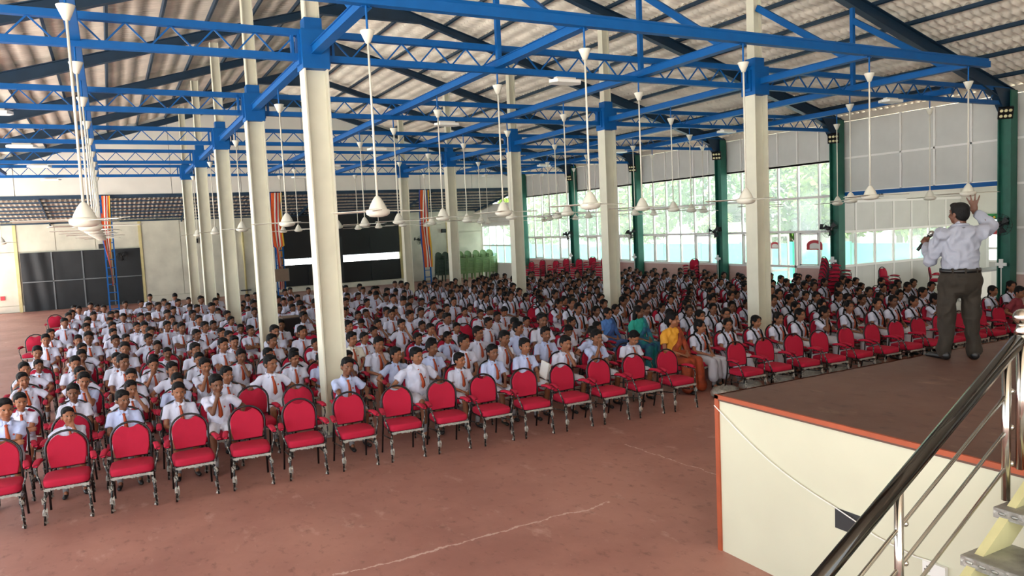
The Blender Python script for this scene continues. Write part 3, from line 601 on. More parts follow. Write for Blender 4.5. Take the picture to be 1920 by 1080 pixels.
for x in (-.4,.4):
    for y in (-.55,.55): ob('leg',lg,e,(x,y,0))
tag(e,'white topped table outside the open doorway','table')
# ---------------------------------------------------------------- ceiling fans and lights
cn=B().lathe([(.012,-.02),(.03,-.02),(.085,.11),(.09,.125),(.012,.125)],14).mesh('canopy','fan_white',True)
rd=B().tube([(0,0,-1.85),(0,0,0)],.014,7).mesh('rod','rod',True)
mo=B().lathe([(.018,-1.84),(.03,-1.85),(.06,-1.89),(.09,-1.945),(.108,-1.99),(.11,-2.0),(.138,-2.005),(.146,-2.03),(.14,-2.06),(.105,-2.085),(.05,-2.095),(.0,-2.097)],18,cap=False).mesh('motor','fan_white',True)
hg=B().tube([(0,0,.12),(0,0,.42)],.014,6).mesh('hanger','blue')
bl=B(); bl.add([(.1,-.05,-2.03),(.62,-.06,-2.035),(.64,.06,-2.02),(.1,.05,-2.015),(.1,-.05,-2.025),(.62,-.06,-2.03),(.64,.06,-2.015),(.1,.05,-2.01)],[(3,2,1,0),(4,5,6,7),(0,1,5,4),(1,2,6,5),(2,3,7,6),(3,0,4,7)]); bl=bl.mesh('blade','fan_white')
fl_=['far left edge','left aisle','left column','left centre','right centre','right column','outer right','window side']
for x,ln in zip(BX,fl_):
    cnt=0
    for j in range(9):
        y=8.9+2.66*j
        if x in (XL,XR) and j%2==1: continue
        if x<-2 and j<8: continue
        if x>17 and j<1: continue
        cnt+=1; e=empty('ceiling_fan',(x,y,5.36)); a=RNG.uniform(0,2)
        for n,me in (('canopy',cn),('rod',rd),('motor',mo),('hanger',hg)): ob(n,me,e)
        for q in range(3): ob('blade',bl,e,(0,0,0),(0,0,a+q*2*math.pi/3))
        tag(e,f'white ceiling fan, {ordw(cnt)} from the stage in the {ln} line','ceiling fan','ceiling fans')
lm=B(); lm.prism([(-.33,0),(-.24,-.15),(.24,-.15),(.33,0),(.24,.15),(-.24,.15)],-.035,.02,'z'); lmb=lm.mesh('diffuser','lamp'); lmt=B().box((-.2,-.05,.02),(.2,.05,.07)).mesh('bracket','rod')
for k in range(5):
    for x,n in ((-1.7,'left'),(7.35,'centre'),(16.3,'right')):
        e=empty('ceiling_light',(x,YK[k]-.05,5.6)); ob('diffuser',lmb,e); ob('bracket',lmt,e); tag(e,f'unlit white panel lamp under the {pos[k]} truss, {n} of the hall','lamp','truss panel lamps')
# ---------------------------------------------------------------- stage
SX,SY,SZ=4.78,5.12,1.46
stg=struct(ob('stage',None)); bb=B(); bb.box((SX,-6,0),(18.5,SY,SZ-.05)); ob('stage_body',bb.mesh('stage_body','stage_side'),stg)
bb=B(); bb.box((SX-.015,-6,SZ-.05),(18.5,SY+.015,SZ)); ob('stage_deck',bb.mesh('stage_deck','stage_top'),stg)
bb=B(); bb.box((SX-.018,-6,SZ-.034),(SX+.006,SY+.018,SZ+.003)); bb.box((SX-.018,SY-.028,0),(SX+.02,SY+.018,SZ)); bb.box((SX,SY-.012,SZ-.06),(18.5,SY+.018,SZ+.0)); ob('edge_paint',bb.mesh('edge_paint','orange_paint'),stg)
bb=B(); bb.box((SX-.004,3.62,.64),(SX+.01,3.86,.80)); 
tag(ob('wall_recess',bb.mesh('wall_recess','darkgrey')),'dark rough recess with loose wires in the stage side','recess')
cab=B(); pts=[]
for i in range(25):
    t=i/24; y=SY+.02+(3.8-SY)*t; z=1.36+(.8-1.36)*t-.08*math.sin(math.pi*t); pts.append((SX-.02,y,z))
cab.tube(pts+[(SX-.02,3.68,.76),(SX-.02,3.5,.70),(SX-.02,3.2,.66),(SX-.02,3.05,.67)],.005,5); tag(ob('cable',cab.mesh('cable','plastic_white')),'thin white cable sagging across the cream stage side','cable')
e=empty('wall_socket',(SX-.02,3.05,.62)); bb=B(); bb.box((-.015,-.08,-.045),(.015,.08,.045)); ob('plate',bb.mesh('plate','plastic_white'),e); bb=B()
for y,z in ((.045,.012),(.03,-.012),(.06,-.012)): bb.box((-.018,y-.005,z-.005),(-.014,y+.005,z+.005))
bb.box((-.022,.015,.008),(-.014,.03,.02)); ob('holes',bb.mesh('holes','darkgrey'),e); tag(e,'white double wall socket low on the stage side','socket')
# steps
e=empty('stage_steps',(0,0,0))
run,rise=.32,.21
for i in range(5):
    x0=4.46-run*i; z=1.30-rise*i; bb=B(); bb.box((x0,1.35,z-.02),(x0+.36,2.5,z)); bb.box((x0-.005,1.35,z-.06),(x0+.012,2.5,z-.001)); t=ob('tread',bb.mesh('tread','plate'),e)
    sm_=B()
    for k in range(16):
        y=1.4+k*.07; sm_.ell((x0-.006,y,z-.03),(.004,.022,.01),None,8,5)
    ob('tread_studs',sm_.mesh('tread_studs','plate',True),t)
for y in (2.44,1.35): ob('stringer',B().bar((4.85,y,1.42),(2.9,y,.14),.05,.15).mesh('stringer','stringer'),e)
tag(e,'metal stage steps with studded chequer-plate treads at bottom right','steps')
e=empty('stair_handrail',(0,0,0)); RY=2.52
A=V(4.72,RY,2.24); D=nrm(V(1.75,0,1.02)); rl=lambda x,dz=0:(x,RY,2.24+(x-4.72)*1.02/1.75+dz)
ob('top_rail',B().tube([rl(1.9),rl(4.74)],.042,14).mesh('top_rail','rail_dark_reflection',True),e)
for dz in (-.24,-.46,-.68): ob('mid_rail',B().tube([rl(1.9,dz),rl(4.6,dz)],.011,8).mesh('mid_rail','stainless',True),e)
for x,zb in ((4.62,1.30),(3.62,.66),(2.62,.2)): 
    p=ob('post',B().tube([(x,RY,zb),rl(x,-.02)],.024,12).mesh('post','stainless',True),e); sb=B()
    for dz in (-.24,-.46,-.68): q=rl(x,dz); sb.tube([q,(q[0]+.05,q[1],q[2]+.01)],.01,6); sb.ell((q[0]+.055,q[1],q[2]+.012),(.017,.017,.017))
    ob('rail_stud',sb.mesh('rail_stud','stainless',True),p)
p=ob('newel_post',B().tube([(4.78,RY,1.46),(4.78,RY,2.3)],.03,12).mesh('newel_post','stainless',True),e); kb_=B(); kb_.lathe([(.03,2.28),(.045,2.3),(.03,2.33),(.028,2.345)],14,(4.78,RY,0)); kb_.ell((4.78,RY,2.39),(.052,.052,.05)); ob('ball_finial',kb_.mesh('ball_finial','stainless',True),p)
p=ob('newel_post',B().tube([(4.88,RY-.06,1.46),(4.88,RY-.06,2.3)],.03,12).mesh('newel_post','stainless',True),e); kb_=B(); kb_.ell((4.88,RY-.06,2.39),(.052,.052,.05)); kb_.lathe([(.03,2.28),(.045,2.3),(.03,2.33),(.028,2.345)],14,(4.88,RY-.06,0)); ob('ball_finial',kb_.mesh('ball_finial','stainless',True),p)
tag(e,'stainless steel stair handrail sloping up at bottom right','handrail')
# floor items
e=empty('floor_speaker',(4.12,20.6,0),.1); bb=B(); bb.box((-.25,-.22,.0),(.25,.22,.96)); ob('cabinet',bb.mesh('cabinet','darkgrey'),e); bb=B(); bb.box((-.22,-.235,.04),(.22,-.22,.92)); ob('grille',bb.mesh('grille','black'),e); bb=B(); bb.box((-.255,-.225,.94),(.255,.225,.965)); ob('trim',bb.mesh('trim','board'),e); tag(e,'dark boxy loudspeaker standing among the seated boys','loudspeaker')
# ---------------------------------------------------------------- red padded armchairs
def arch(w,h,n=10,notch=0):
    # outline of a back: straight sides, round top
    pts=[(-w/2*.86,0),(w/2*.86,0)]; 
    hs=h-w/2*.95
    pts+=[(w/2*.97,hs*.45)]
    for k in range(n+1):
        a=math.pi*k/n; x=w/2*math.cos(a); z=hs+w/2*.95*math.sin(a)
        if notch and abs(x)<.085: z-=notch*math.cos(x/.085*math.pi/2)
        pts.append((x,z))
    pts+=[(-w/2*.97,hs*.45)]; return pts
def chair_parts():
    P={}
    tl=.16
    def bk(x,z,d=0): return (x,.17+d*math.cos(tl)+(z-.46)*math.sin(tl),.455+(z-.46)*.97*math.cos(tl)-d*math.sin(tl))
    # cushion of the back
    pts=arch(.40,.405,22,.05); bb=B(); n=len(pts); cz=.2
    rings=[(-.028,.93),(-.03,.97),(-.018,1.0),(.018,1.0),(.028,.96)]; vs=[]
    for d,s in rings:
        for x,z in pts: vs.append(bk(x*s,.53+cz+(z-cz)*s,d))
    fs=[(i*n+k,(i+1)*n+k,(i+1)*n+(k+1)%n,i*n+(k+1)%n) for i in range(4) for k in range(n)]; 
    c0=len(vs); vs.append(bk(0,.53+cz,-.045)); c1=len(vs); vs.append(bk(0,.53+cz,.03))
    fs+=[(c0,k,(k+1)%n) for k in range(n)]+[(c1,4*n+(k+1)%n,4*n+k) for k in range(n)]
    P['backrest']=bb.add(vs,fs).mesh('backrest','fabric',True)
    # black tube round the back, down to the rear feet
    bb=B(); o=arch(.44,.455,16); ring=[bk(x,.50+z) for x,z in o[2:]]
    bb.tube([(.225,.30,0),(.215,.21,.4)]+ring+[(-.215,.21,.4),(-.225,.30,0)],.013,8); P['back_frame']=bb.mesh('back_frame','frame_black',True)
    bb=B(); bb.tube([bk(-.2,.53),bk(.2,.53)],.01,6); bb.tube([(-.21,.2,.40),(.21,.2,.40)],.01,6); P['cross_tube']=bb.mesh('cross_tube','frame_black',True)
    # seat cushion
    def se(a,w,d): c,s=math.cos(a),math.sin(a); e=.38; return (math.copysign(abs(c)**e,c)*w/2,math.copysign(abs(s)**e,s)*d/2)
    n=36; rr=[(0.0,.405,.93),(.0,.41,.98),(.0,.43,1.0),(.0,.465,1.0),(.0,.485,.97),(.0,.495,.86)]; vs=[]
    for _,z,s in rr:
        for k in range(n): x,y=se(2*math.pi*k/n,.47*s,.44*s); vs.append((x*(1-.05*(y+.2)),y-.02,z))
    fs=[(i*n+k,i*n+(k+1)%n,(i+1)*n+(k+1)%n,(i+1)*n+k) for i in range(5) for k in range(n)]; vs+=[(0,-.02,.402),(0,-.02,.503)]; a=6*n
    fs+=[(a,(k+1)%n,k) for k in range(n)]+[(a+1,5*n+k,5*n+(k+1)%n) for k in range(n)]; P['seat']=B().add(vs,fs).mesh('seat','fabric',True)
    bb=B(); vs=[]; 
    for z,s in ((.385,.94),(.406,1.0)):
        for k in range(n): x,y=se(2*math.pi*k/n,.46*s,.43*s); vs.append((x,y-.02,z))
    bb.add(vs,[(k,(k+1)%n,n+(k+1)%n,n+k) for k in range(n)]+[tuple(range(n-1,-1,-1))]); P['seat_pan']=bb.mesh('seat_pan','chair_metal')
    for s,nm in ((-1,'L'),(1,'R')):
        bb=B(); 
        pad=[]; m=10; L=.27
        for i in range(9):
            t=i/8; y=.13-L*t; w=.031*(1 if 0<i<8 else .7)*(1.12 if t>.6 else 1); h=.019*(1 if 0<i<8 else .6); c=V(s*(.262+.028*t),y,.655+.02*math.sin(t*3)-.012*t)
            for k in range(m): a=2*math.pi*k/m; ca,sa=math.cos(a),math.sin(a); pad.append(c+V(math.copysign(abs(ca)**.6,ca)*w,0,math.copysign(abs(sa)**.6,sa)*h))
        fs=[(i*m+k,i*m+(k+1)%m,(i+1)*m+(k+1)%m,(i+1)*m+k) for i in range(8) for k in range(m)]+[tuple(range(m)),tuple(range(9*m-1,8*m-1,-1))]
        P['armrest'+nm]=bb.add(pad,fs).mesh('armrest','fabric',True)
        bb=B(); bb.tube([(s*.215,.22,.63),(s*.25,.14,.638),(s*.278,-.06,.632),(s*.285,-.13,.615),(s*.28,-.165,.56),(s*.25,-.185,.47),(s*.24,-.2,.39)],.011,7); P['arm_support'+nm]=bb.mesh('arm_support','chair_metal',True)
        bb=B(); bb.tube([(s*.205,-.205,.4),(s*.225,-.232,.2),(s*.235,-.25,.0)],[.014,.013,.013],8); bb.tube([(s*.205,-.2,.3),(s*.215,.24,.26)],.009,6); P['leg'+nm]=bb.mesh('leg','chair_metal',True)
        R=random.Random(5+s); bb=B()
        for z in (.28,.3,.16,.05,.1):
            for q in range(3):
                c=V(s*.225,-.235,z+R.uniform(-.02,.02)); pts=[c+V(R.uniform(-.03,.03),R.uniform(-.03,.03),R.uniform(-.05,.04)) for _ in range(4)]; bb.add(pts,[(0,1,2),(0,2,3)])
        for q in range(14):
            x=-.2+.4*q/13 if s>0 else R.uniform(-.22,.22); bb.add([(x-.02,-.246,.40),(x+.025,-.248,.41),(x+.02,-.25,.385+R.uniform(-.02,.012)),(x-.01,-.252,.38)],[(0,1,2,3)])
        P['plastic_wrap'+nm]=bb.mesh('plastic_wrap','wrap')
    return P
CP=chair_parts()
CH1=join([CP[k] for k in CP],'armchair')
CHM=decim(CH1,.45,'armchair'); CHF=decim(join([CP[k] for k in ('backrest','back_frame','seat','armrestL','armrestR','legL','legR')],'armchair'),.16,'armchair')
def chair(x,y,rz,full,label,group=None,z=0,sc=1,rx=0,me=None):
    if full:
        e=empty('armchair',(x,y,z),rz)
        for k in CP:
            c=ob(k.rstrip('LR'),CP[k],e)
            if k.startswith('plastic'): c['kind']='stuff'
    else: e=ob('armchair',me or CHM,None,(x,y,z),(rx,0,rz))
    return tag(e,label,'chair',group)
def mxf(x,y,z,rz,s=1):
    return Matrix.Translation((x,y,z))@Matrix.Rotation(rz,4,'Z')@Matrix.Scale(s,4)
# ---------------------------------------------------------------- people
def rotm(yaw,pitch,roll): return np.array((Matrix.Rotation(yaw,3,'Z')@Matrix.Rotation(roll,3,'Y')@Matrix.Rotation(pitch,3,'X')))
def ik(S,T,l1,l2,pole):
    d=T-S; L=min(np.linalg.norm(d),(l1+l2)*.995); d=nrm(d); T=S+d*L
    a=(l1*l1-l2*l2+L*L)/(2*L); h=math.sqrt(max(l1*l1-a*a,0)); p=np.asarray(pole,float); p=nrm(p-d*(p@d)); return S+d*a+p*h,T
def hand(b,W,fd,nm,ts,s=1.0,curl=.5,spread=.08):
    fd=nrm(fd); nm=nrm(np.asarray(nm,float)-fd*(fd@np.asarray(nm,float))); sd=np.cross(nm,fd); R=np.stack([sd,nm,fd],1)
    b.ell(W+fd*.042*s,(.036*s,.016*s,.05*s),R,12,8)
    for i,q in enumerate((-1.5,-.5,.5,1.5)):
        p=W+fd*.08*s+sd*q*.0185*s; d=nrm(fd+sd*q*spread); ln=(.03,.036,.034,.027)[i if ts>0 else 3-i]*s*1.08
        d2=nrm(d-nm*curl*.6); d3=nrm(d2-nm*curl); p1=p+d*ln; p2=p1+d2*ln*.8; p3=p2+d3*ln*.6
        b.cap(p-d*.02*s,p1,.0095*s,.009*s,8); b.cap(p1,p2,.009*s,.0082*s,8); b.cap(p2,p3,.0082*s,.0072*s,8)
    p=W+fd*.022*s+sd*ts*.028*s; d=nrm(fd*.65+sd*ts*.8-nm*.25); p1=p+d*.032*s; d2=nrm(fd*.9+sd*ts*.35-nm*.3*curl); b.cap(p,p1,.012*s,.0105*s,8); b.cap(p1,p1+d2*.028*s,.0105*s,.0085*s,8)
def headprims(b,hc,R,s=1,mouth=0):
    A=lambda x,y,z:hc+R@(V(x,y,z)*s); E=lambda c,r:b.ell(A(*c),[q*s for q in r],R,20,13)
    E((0,.008,.025),(.073,.089,.083)); E((0,-.018,-.035),(.060,.066,.066)); E((0,-.03,-.075),(.036,.045,.033)); E((0,-.068,.028),(.05,.018,.014))
    for q in (-1,1): E((q*.075,.012,-.012),(.011,.021,.03)); E((q*.038,-.058,-.03),(.022,.022,.02))
    b.cap(A(0,-.078,.012),A(0,-.1,-.022),.009*s,.0115*s,8); E((-.011,-.09,-.026),(.009,.01,.008)); E((.011,-.09,-.026),(.009,.01,.008))
    E((0,-.081,-.052),(.022,.009,.0062)); E((0,-.079,-.064),(.018,.009,.007))
def make_person(kind,pose,style='b'):
    """seated figure facing -y, floor origin, seat at z=.46; returns part name -> mesh"""
    fat=1.28 if pose.get('fat') else 1.0; girl=style=='g'; adult=style in 'wm'; k=1.12 if adult else 1.0
    lean=math.radians(pose.get('lean',4)); side=math.radians(pose.get('side',0)); tx=math.sin(side)
    T=.40*k; up=V(tx,-math.sin(-lean) if False else math.sin(lean)*-1,math.cos(lean)); up=nrm(V(tx,math.sin(lean)*(-1 if pose.get('fwd') else 1)*.6,1))
    H=V(0,.09 if not pose.get('slump') else .0,.56); N=H+up*T; Rh=rotm(math.radians(pose.get('hy',0)),math.radians(pose.get('hp',2)),math.radians(pose.get('hr',0)))
    hc=N+V(0,-.035,.038)+Rh@V(0,.0,.125); body=B(); sh={}
    HS=1.13; headprims(body,hc,Rh,HS)
    body.cap(N-up*.05,hc+Rh@V(0,.022,-.06),.05,.044,12)
    wd=.15*fat*k
    body.cap(H,N-up*.1,.1,.1,12,.7,side=V(0,1,0))
    shirt=B(); 
    shirt.cap(H-V(0,0,.035),H+up*.14,.148*fat*k,.146*fat*k,20,.74,side=V(0,1,0)); shirt.cap(H+up*.12,N-up*.105,.146*fat*k,.139*fat*k,20,.72,side=V(0,1,0))
    if fat>1: shirt.ell(H+up*.1+V(0,-.06,0),(.16,.13,.14))
    if style in 'gw': shirt.ell(H+up*.25+V(0,-.065,0),(.105,.05,.055))
    shirt.cap(N-up*.06+V(-wd*.82,.008,0),N-up*.06+V(wd*.82,.008,0),.06,.06,16,.95); shirt.cap(N-up*.1,N-up*.012,.085,.058,16)
    out={}; fing=V
    for s in (-1,1):
        S=N-up*.065+V(s*wd*1.02,.01,0); a=pose.get('L' if s<0 else 'R','lap')
        l1,l2=.245*k,.215*k; ts=1
        if a=='lap': Wt=V(s*.085,-.15,.63); fd=V(-s*.55,-.75,-.25); nm=V(0,-.15,1); pole=V(s*.7,.6,-.5); cu=.5
        elif a=='rest': Wt=V(s*.272,-.06,.685); fd=V(s*.04,-1,-.12); nm=V(0,-.1,1); pole=V(s*.7,.6,-.3); cu=.7
        elif a=='chin': Wt=hc+Rh@V(s*.035,-.075,-.165); fd=V(-s*.25,-.05,1); nm=V(0,-1,0.1); pole=V(s*.55,-.1,-1); cu=1.1
        elif a=='cheek': Wt=hc+Rh@V(s*.088,-.045,-.13); fd=V(-s*.05,.05,1); nm=V(s,-.35,0); pole=V(s*.8,-.1,-1); cu=.6
        elif a=='mouth': Wt=hc+Rh@V(s*.06,-.125,-.16); fd=V(-s*.35,.1,1); nm=V(0,-1,0); pole=V(s*.6,0,-1); cu=.3
        elif a=='cross': Wt=V(-s*.06,-.13-.03*(s>0),.74+.02*s); fd=V(-s,-.1,.1); nm=V(0,-1,.2); pole=V(s,.3,-.6); cu=.5
        elif a=='knee': Wt=V(s*.11,-.3,.62); fd=V(-s*.1,-.8,-.6); nm=V(0,-.5,.8); pole=V(s*.7,.4,-.4); cu=.3
        else: Wt=V(s*.27,.02,.52); fd=V(0,-.1,-1); nm=V(s,0,0); pole=V(s,.6,0); cu=.4
        El,Wt=ik(S,Wt,l1,l2,pole); ts=(1 if np.cross(nm,fd)@V(-s,-.6,.2)>0 else -1)
        body.cap(S,El,.043,.034,12); body.cap(El,Wt,.034,.0235,12); hand(body,Wt,fd,nm,ts,.88*k,cu)
        sl=S+(El-S)*(.62 if style!='m' else .7); fm=min(fat,1.12); shirt.cap(S,S+(sl-S)*.5,.056*fm,.058*fm,14); shirt.tube([S,S+(sl-S)*.5,sl],[.054*fm,.058*fm,.067*fm],16)
        # legs
        hip=V(s*.078,.06,.53); kn=V(s*(.115+.02*(s>0)),-.345,.505); an=V(s*(.12+.015*s),-.30+.05*s*pose.get('ft',1),.085)
        body.cap(hip,kn,.07,.052,12); body.cap(kn,an,.049,.032,12); toe=an+V(s*.02,-.13,-.045); body.cap(an,an+V(0,-.05,-.03),.03,.028,8)
        sb=B(); sb.ell(an+V(0,.005,-.035),(.036,.05,.042)); sb.cap(an+V(0,-.02,-.048),an+V(s*.015,-.135,-.052),.035,.032,12,.85); sh['shoe'+'LR'[s>0]]=fuse(sb,'shoe','shoe',.011,2)
        kb=B(); kb.tube([an+V(0,0,-.01),an+(kn-an)*.3],[.037,.043],12); sh['sock'+'LR'[s>0]]=kb.mesh('sock','sock',True)
    out['body']=fuse(body,'person','skin',.0095,2)
    smat={'b':'shirt','g':'shirt','w':kind,'m':'maroon'}[style]
    out['shirt']=fuse(shirt,'shirt',smat if style!='w' else pose['blouse'],.011,3,.0095,17)
    # lower garment
    lo=B(); lo.ell(H+V(0,-.01,-.04),(.155*fat,.125,.1))
    for s in (-1,1):
        hip=V(s*.08,.05,.53); kn=V(s*(.115+.02*(s>0)),-.345,.505)
        if style in 'gw': lo.cap(hip,kn+V(0,.02,0),.1,.085,14); lo.cap(kn,kn+V(s*.03,-.03,-.26 if girl else -.4),.085,.1,14); lo.cap(V(0,0,.53),V(0,-.33,.5),.09,.08); lo.cap(V(0,-.33,.5),V(0,-.36,.26 if girl else .14),.08,.09)
        elif style=='m': lo.cap(hip,kn,.09,.07,14); lo.cap(kn,kn+V(0,.03,-.4),.066,.06,14)
        else: lo.cap(hip,hip+(kn-hip)*.78,.088,.08,14)
    lmat={'b':'shorts','g':'shorts','w':pose.get('skirt','shorts'),'m':'trousers'}[style]
    out['skirt' if style in 'gw' else 'shorts']=fuse(lo,'lower',lmat,.013,3,.006,14)
    # collar and tie
    fr=lambda t,o:H+up*t+V(0,-o,0)
    if style in 'bg':
        cb_=B()
        for s in (-1,1):
            a=N+V(s*.008,-.062,-.02); c=N+V(s*.062,-.03,.028); d=N+V(s*.06,-.078,-.045); e_=N+V(s*.052,.03,.035); vs=[a,c,d,e_]; vs2=[p+V(0,-.012,.008) for p in vs]
            cb_.add(vs+vs2,[(0,1,2),(6,5,4),(0,4,5,1),(1,5,6,2),(2,6,4,0),(1,3,7,5),(5,7,3,1)])
        cb_.tube([N+V(.062*math.cos(t),.0+.055*math.sin(t),.022+.012*math.sin(t)) for t in [math.pi*q/10-.3 for q in range(12)]],.013,6)
        out['collar']=cb_.mesh('collar',smat,True)
        tb=B(); pts=[]
        for i in range(9):
            t=i/8; h=T-.035-t*.26; y=.1+.012*math.sin(t*3)+(.028*fat-.02 if fat>1 else 0)+(.02 if girl else 0)*math.sin(t*math.pi); wv=.014+.02*t if i<8 else .003
            off=.09 if i==0 else (.108 if i==1 else y+.019)
            if fat>1 and i>2: off+=.05*min(1,(i-2)/3)
            c=fr(h,off)+V(.018*math.sin(t*2.2),0,0); pts.append((c,wv))
        vs=[];fs=[]
        for c,w_ in pts: vs+=[c+V(-w_,0,0),c+V(0,-.006,0),c+V(w_,0,0),c+V(0,.012,0)]
        for i in range(8):
            for q in range(4): fs.append((i*4+q,i*4+(q+1)%4,i*4+4+(q+1)%4,i*4+4+q))
        tb.add(vs,fs); tb.ell(fr(T-.034,.092),(.021,.014,.018)); out['tie']=tb.mesh('tie','tie',True)
        bd=B(); bd.ell(fr(.25,.115 if fat==1 else .15)+V(.075,.018,0),(.012,.006,.013)); out['badge']=bd.mesh('badge','badge',True)
    # hair
    A=lambda x,y,z:hc+Rh@(V(x,y,z)*HS); hb=B(); E=lambda c,r:hb.ell(A(*c),[q_*HS for q_ in r],Rh,18,11)
    if style in 'bm': E((0,.02,.057),(.079,.088,.074)); E((0,.047,.014),(.073,.060,.086)); E((.008,-.036,.088),(.056,.038,.03)); [E((q*.067,.012,.028),(.013,.036,.046)) for q in (-1,1)]; [E((q*.043,-.036,.066),(.025,.026,.03)) for q in (-1,1)]
    else:
        E((0,.02,.052),(.081,.09,.074)); E((0,.047,0),(.077,.064,.1)); [E((q*.062,-.012,.045),(.022,.055,.05)) for q in (-1,1)]
        if kind=='saree_teal':
            for q in (-1,1): hb.cap(A(q*.06,.04,-.03),N+V(q*.085,.0,-.02),.045,.04); hb.cap(A(0,.07,-.05),N+V(0,.1,-.12),.06,.05)
        elif style=='w': hb.ell(A(0,.1,-.04),(.045,.04,.045))
    for q in (-1,1): hb.cap(A(q*.018,-.0765,.03),A(q*.045,-.064,.033),.0045,.0035,6)
    out['hair']=fuse(hb,'hair','hair',.0085,1)
    if girl and not pose.get('short'):
        for q in (-1,1):
            pb=B(); P0=A(q*.066,.05,-.055); pts=[P0,N+V(q*.1,.03,.02),N+V(q*.105,-.065,-.03),fr(.24,.13)+V(q*.085,0,0),fr(.12,.135)+V(q*.095,0,0)]
            for a,c in zip(pts,pts[1:]):
                m=max(2,int(np.linalg.norm(c-a)/.026))
                for i in range(m): p=a+(c-a)*i/m; pb.ell(p,(.023,.02,.0185),None,8,6)
            pb.ell(pts[-1]+V(0,0,-.02),(.012,.012,.035),None,8,6); out['plait'+'LR'[q>0]]=pb.mesh('plait','hair',True)
    eb=B()
    for q in (-1,1):
        eb.ell(A(q*.0295,-.0735,.009),(.0175,.0065,.0066),Rh,10,6,0); eb.ell(A(q*.0295+.002,-.0770,.009),(.0105,.0045,.0078),Rh,8,6,1); eb.cap(A(q*.015,-.078,.0155),A(q*.044,-.069,.0155),.002,.0016,6,m=1)
    eb.cap(A(-.018,-.0885,-.058),A(.018,-.0885,-.058),.0022,.0022,6,m=2)
    if pose.get('yawn'): eb.ell(A(0,-.086,-.062),(.013,.006,.011),Rh,10,6,1)
    out['face_features']=eb.mesh('face_features',['eye_white','iris','lip'],True)
    if pose.get('glasses'):
        gb=B()
        for q in (-1,1): gb.tube([A(q*.032+.023*math.cos(t),-.088+.006*abs(math.cos(t)),.008+.018*math.sin(t)) for t in [2*math.pi*i/14 for i in range(15)]],.0022,5,cap=False); gb.tube([A(q*.055,-.083,.012),A(q*.076,.0,.012)],.0022,5)
        gb.tube([A(-.01,-.09,.012),A(.01,-.09,.012)],.0022,5); out['glasses']=gb.mesh('glasses','black')
    if style=='w':
        sb=B(); pr=[(V(-.13,-.06,.56),.06),(fr(.12,.13)+V(-.07,0,0),.055),(fr(.22,.145)+V(.02,0,0),.055),(fr(.33,.11)+V(.09,0,0),.05),(N+V(.125,.0,.005),.05),(N+V(.13,.09,-.06),.05),(H+V(.12,.12,.12),.06)]
        for (a,ra),(c,rc) in zip(pr,pr[1:]): sb.cap(a,c,ra,rc,12,.55,side=V(0,1,0))
        sb.cap(N+V(.14,-.03,-.02),V(.17,-.09,.62),.05,.06,12,.6); sb.ell(V(0,-.05,.6),(.17,.15,.07)); out['saree_drape']=fuse(sb,'saree_drape',kind,.012,3,.008,20)
    out.update(sh); return out,hc
POSES={'lap0':dict(hy=2),'lapP':dict(hy=28,lean=6),'lapM':dict(hy=-26,hp=4),'chinL':dict(L='chin',R='rest',hy=14,hp=8,fwd=1,lean=6,hr=-4),'chinR':dict(R='chin',L='lap',hy=12,hp=8,fwd=1,lean=6,hr=5),
 'rest':dict(L='rest',R='rest',hy=26,lean=9),'mouthL':dict(L='mouth',R='lap',hy=4,hp=6,fwd=1,lean=3),'mouthR':dict(R='mouth',L='rest',hy=16,hp=4),'cheekL':dict(L='cheek',R='rest',hy=18,hr=-12,side=-6),'cross':dict(L='cross',R='cross',hy=20,lean=7),
 'down':dict(hy=8,hp=30,fwd=1,lean=8),'fat':dict(fat=1,L='rest',R='rest',hy=18,yawn=0),'tilt':dict(hy=4,hr=10,L='knee',R='rest',side=4),'glasses':dict(hy=32,glasses=1),'slouch':dict(slump=1,hy=30,R='cheek',L='rest',lean=20,hr=8),'lean':dict(fwd=1,lean=30,R='chin',L='hang',hy=14,hp=-6)}
GP={'lap0':dict(hy=0),'lapP':dict(hy=24),'lapM':dict(hy=-22),'chinL':POSES['chinL'],'short':dict(hy=14,short=1)}
VAR={}
def variant(style,pn,kind=None,pose=None):
    parts,hc=make_person(kind or 'shirt',pose or (GP if style=='g' else POSES)[pn],style); VAR[style+pn]=dict(parts=parts,hc=hc)
def lod(v,k):
    d=VAR[v]
    if 'mid' not in d:
        full=join(list(d['parts'].values()),'person'); d['mid']=decim(full,min(1,5200/len(full.polygons)),'person'); bpy.data.meshes.remove(full)
    if k=='far' and 'far' not in d: d['far']=decim(d['mid'],min(1,1100/len(d['mid'].polygons)),'person')
    return d[k]
for pn in POSES: variant('b',pn)
for pn in GP: variant('g',pn)
variant('w','w0','saree_blue',dict(hy=10,blouse='blouse_blue',skirt='saree_blue',glasses=1)); variant('w','w1','saree_teal',dict(hy=24,blouse='blouse_teal',skirt='saree_teal')); variant('w','w2','saree_rust',dict(hy=26,blouse='blouse_yellow',skirt='saree_rust'))
variant('m','m0','maroon',dict(L='rest',R='lap',hy=-10,hp=12,fwd=1,lean=8))
SLOTV={}
def person(v,x,y,s,label,full,group,rz=0,shirt=None):
    d=VAR[v]
    if not full: return tag(ob('person',lod(v,'mid'),None,(x,y,0),(0,0,rz),s),label,'person',group)
    o=ob('person',d['parts']['body'],None,(x,y,0),(0,0,rz),s)
    for k,me in d['parts'].items():
        if k=='body': continue
        c=ob(k.rstrip('LR') if k[-1] in 'LR' else k,me,o)
        if shirt and k in('shirt','collar'):
            c.material_slots[0].link='OBJECT'; c.material_slots[0].material=MATS[shirt]
    return tag(o,label,'person',group)
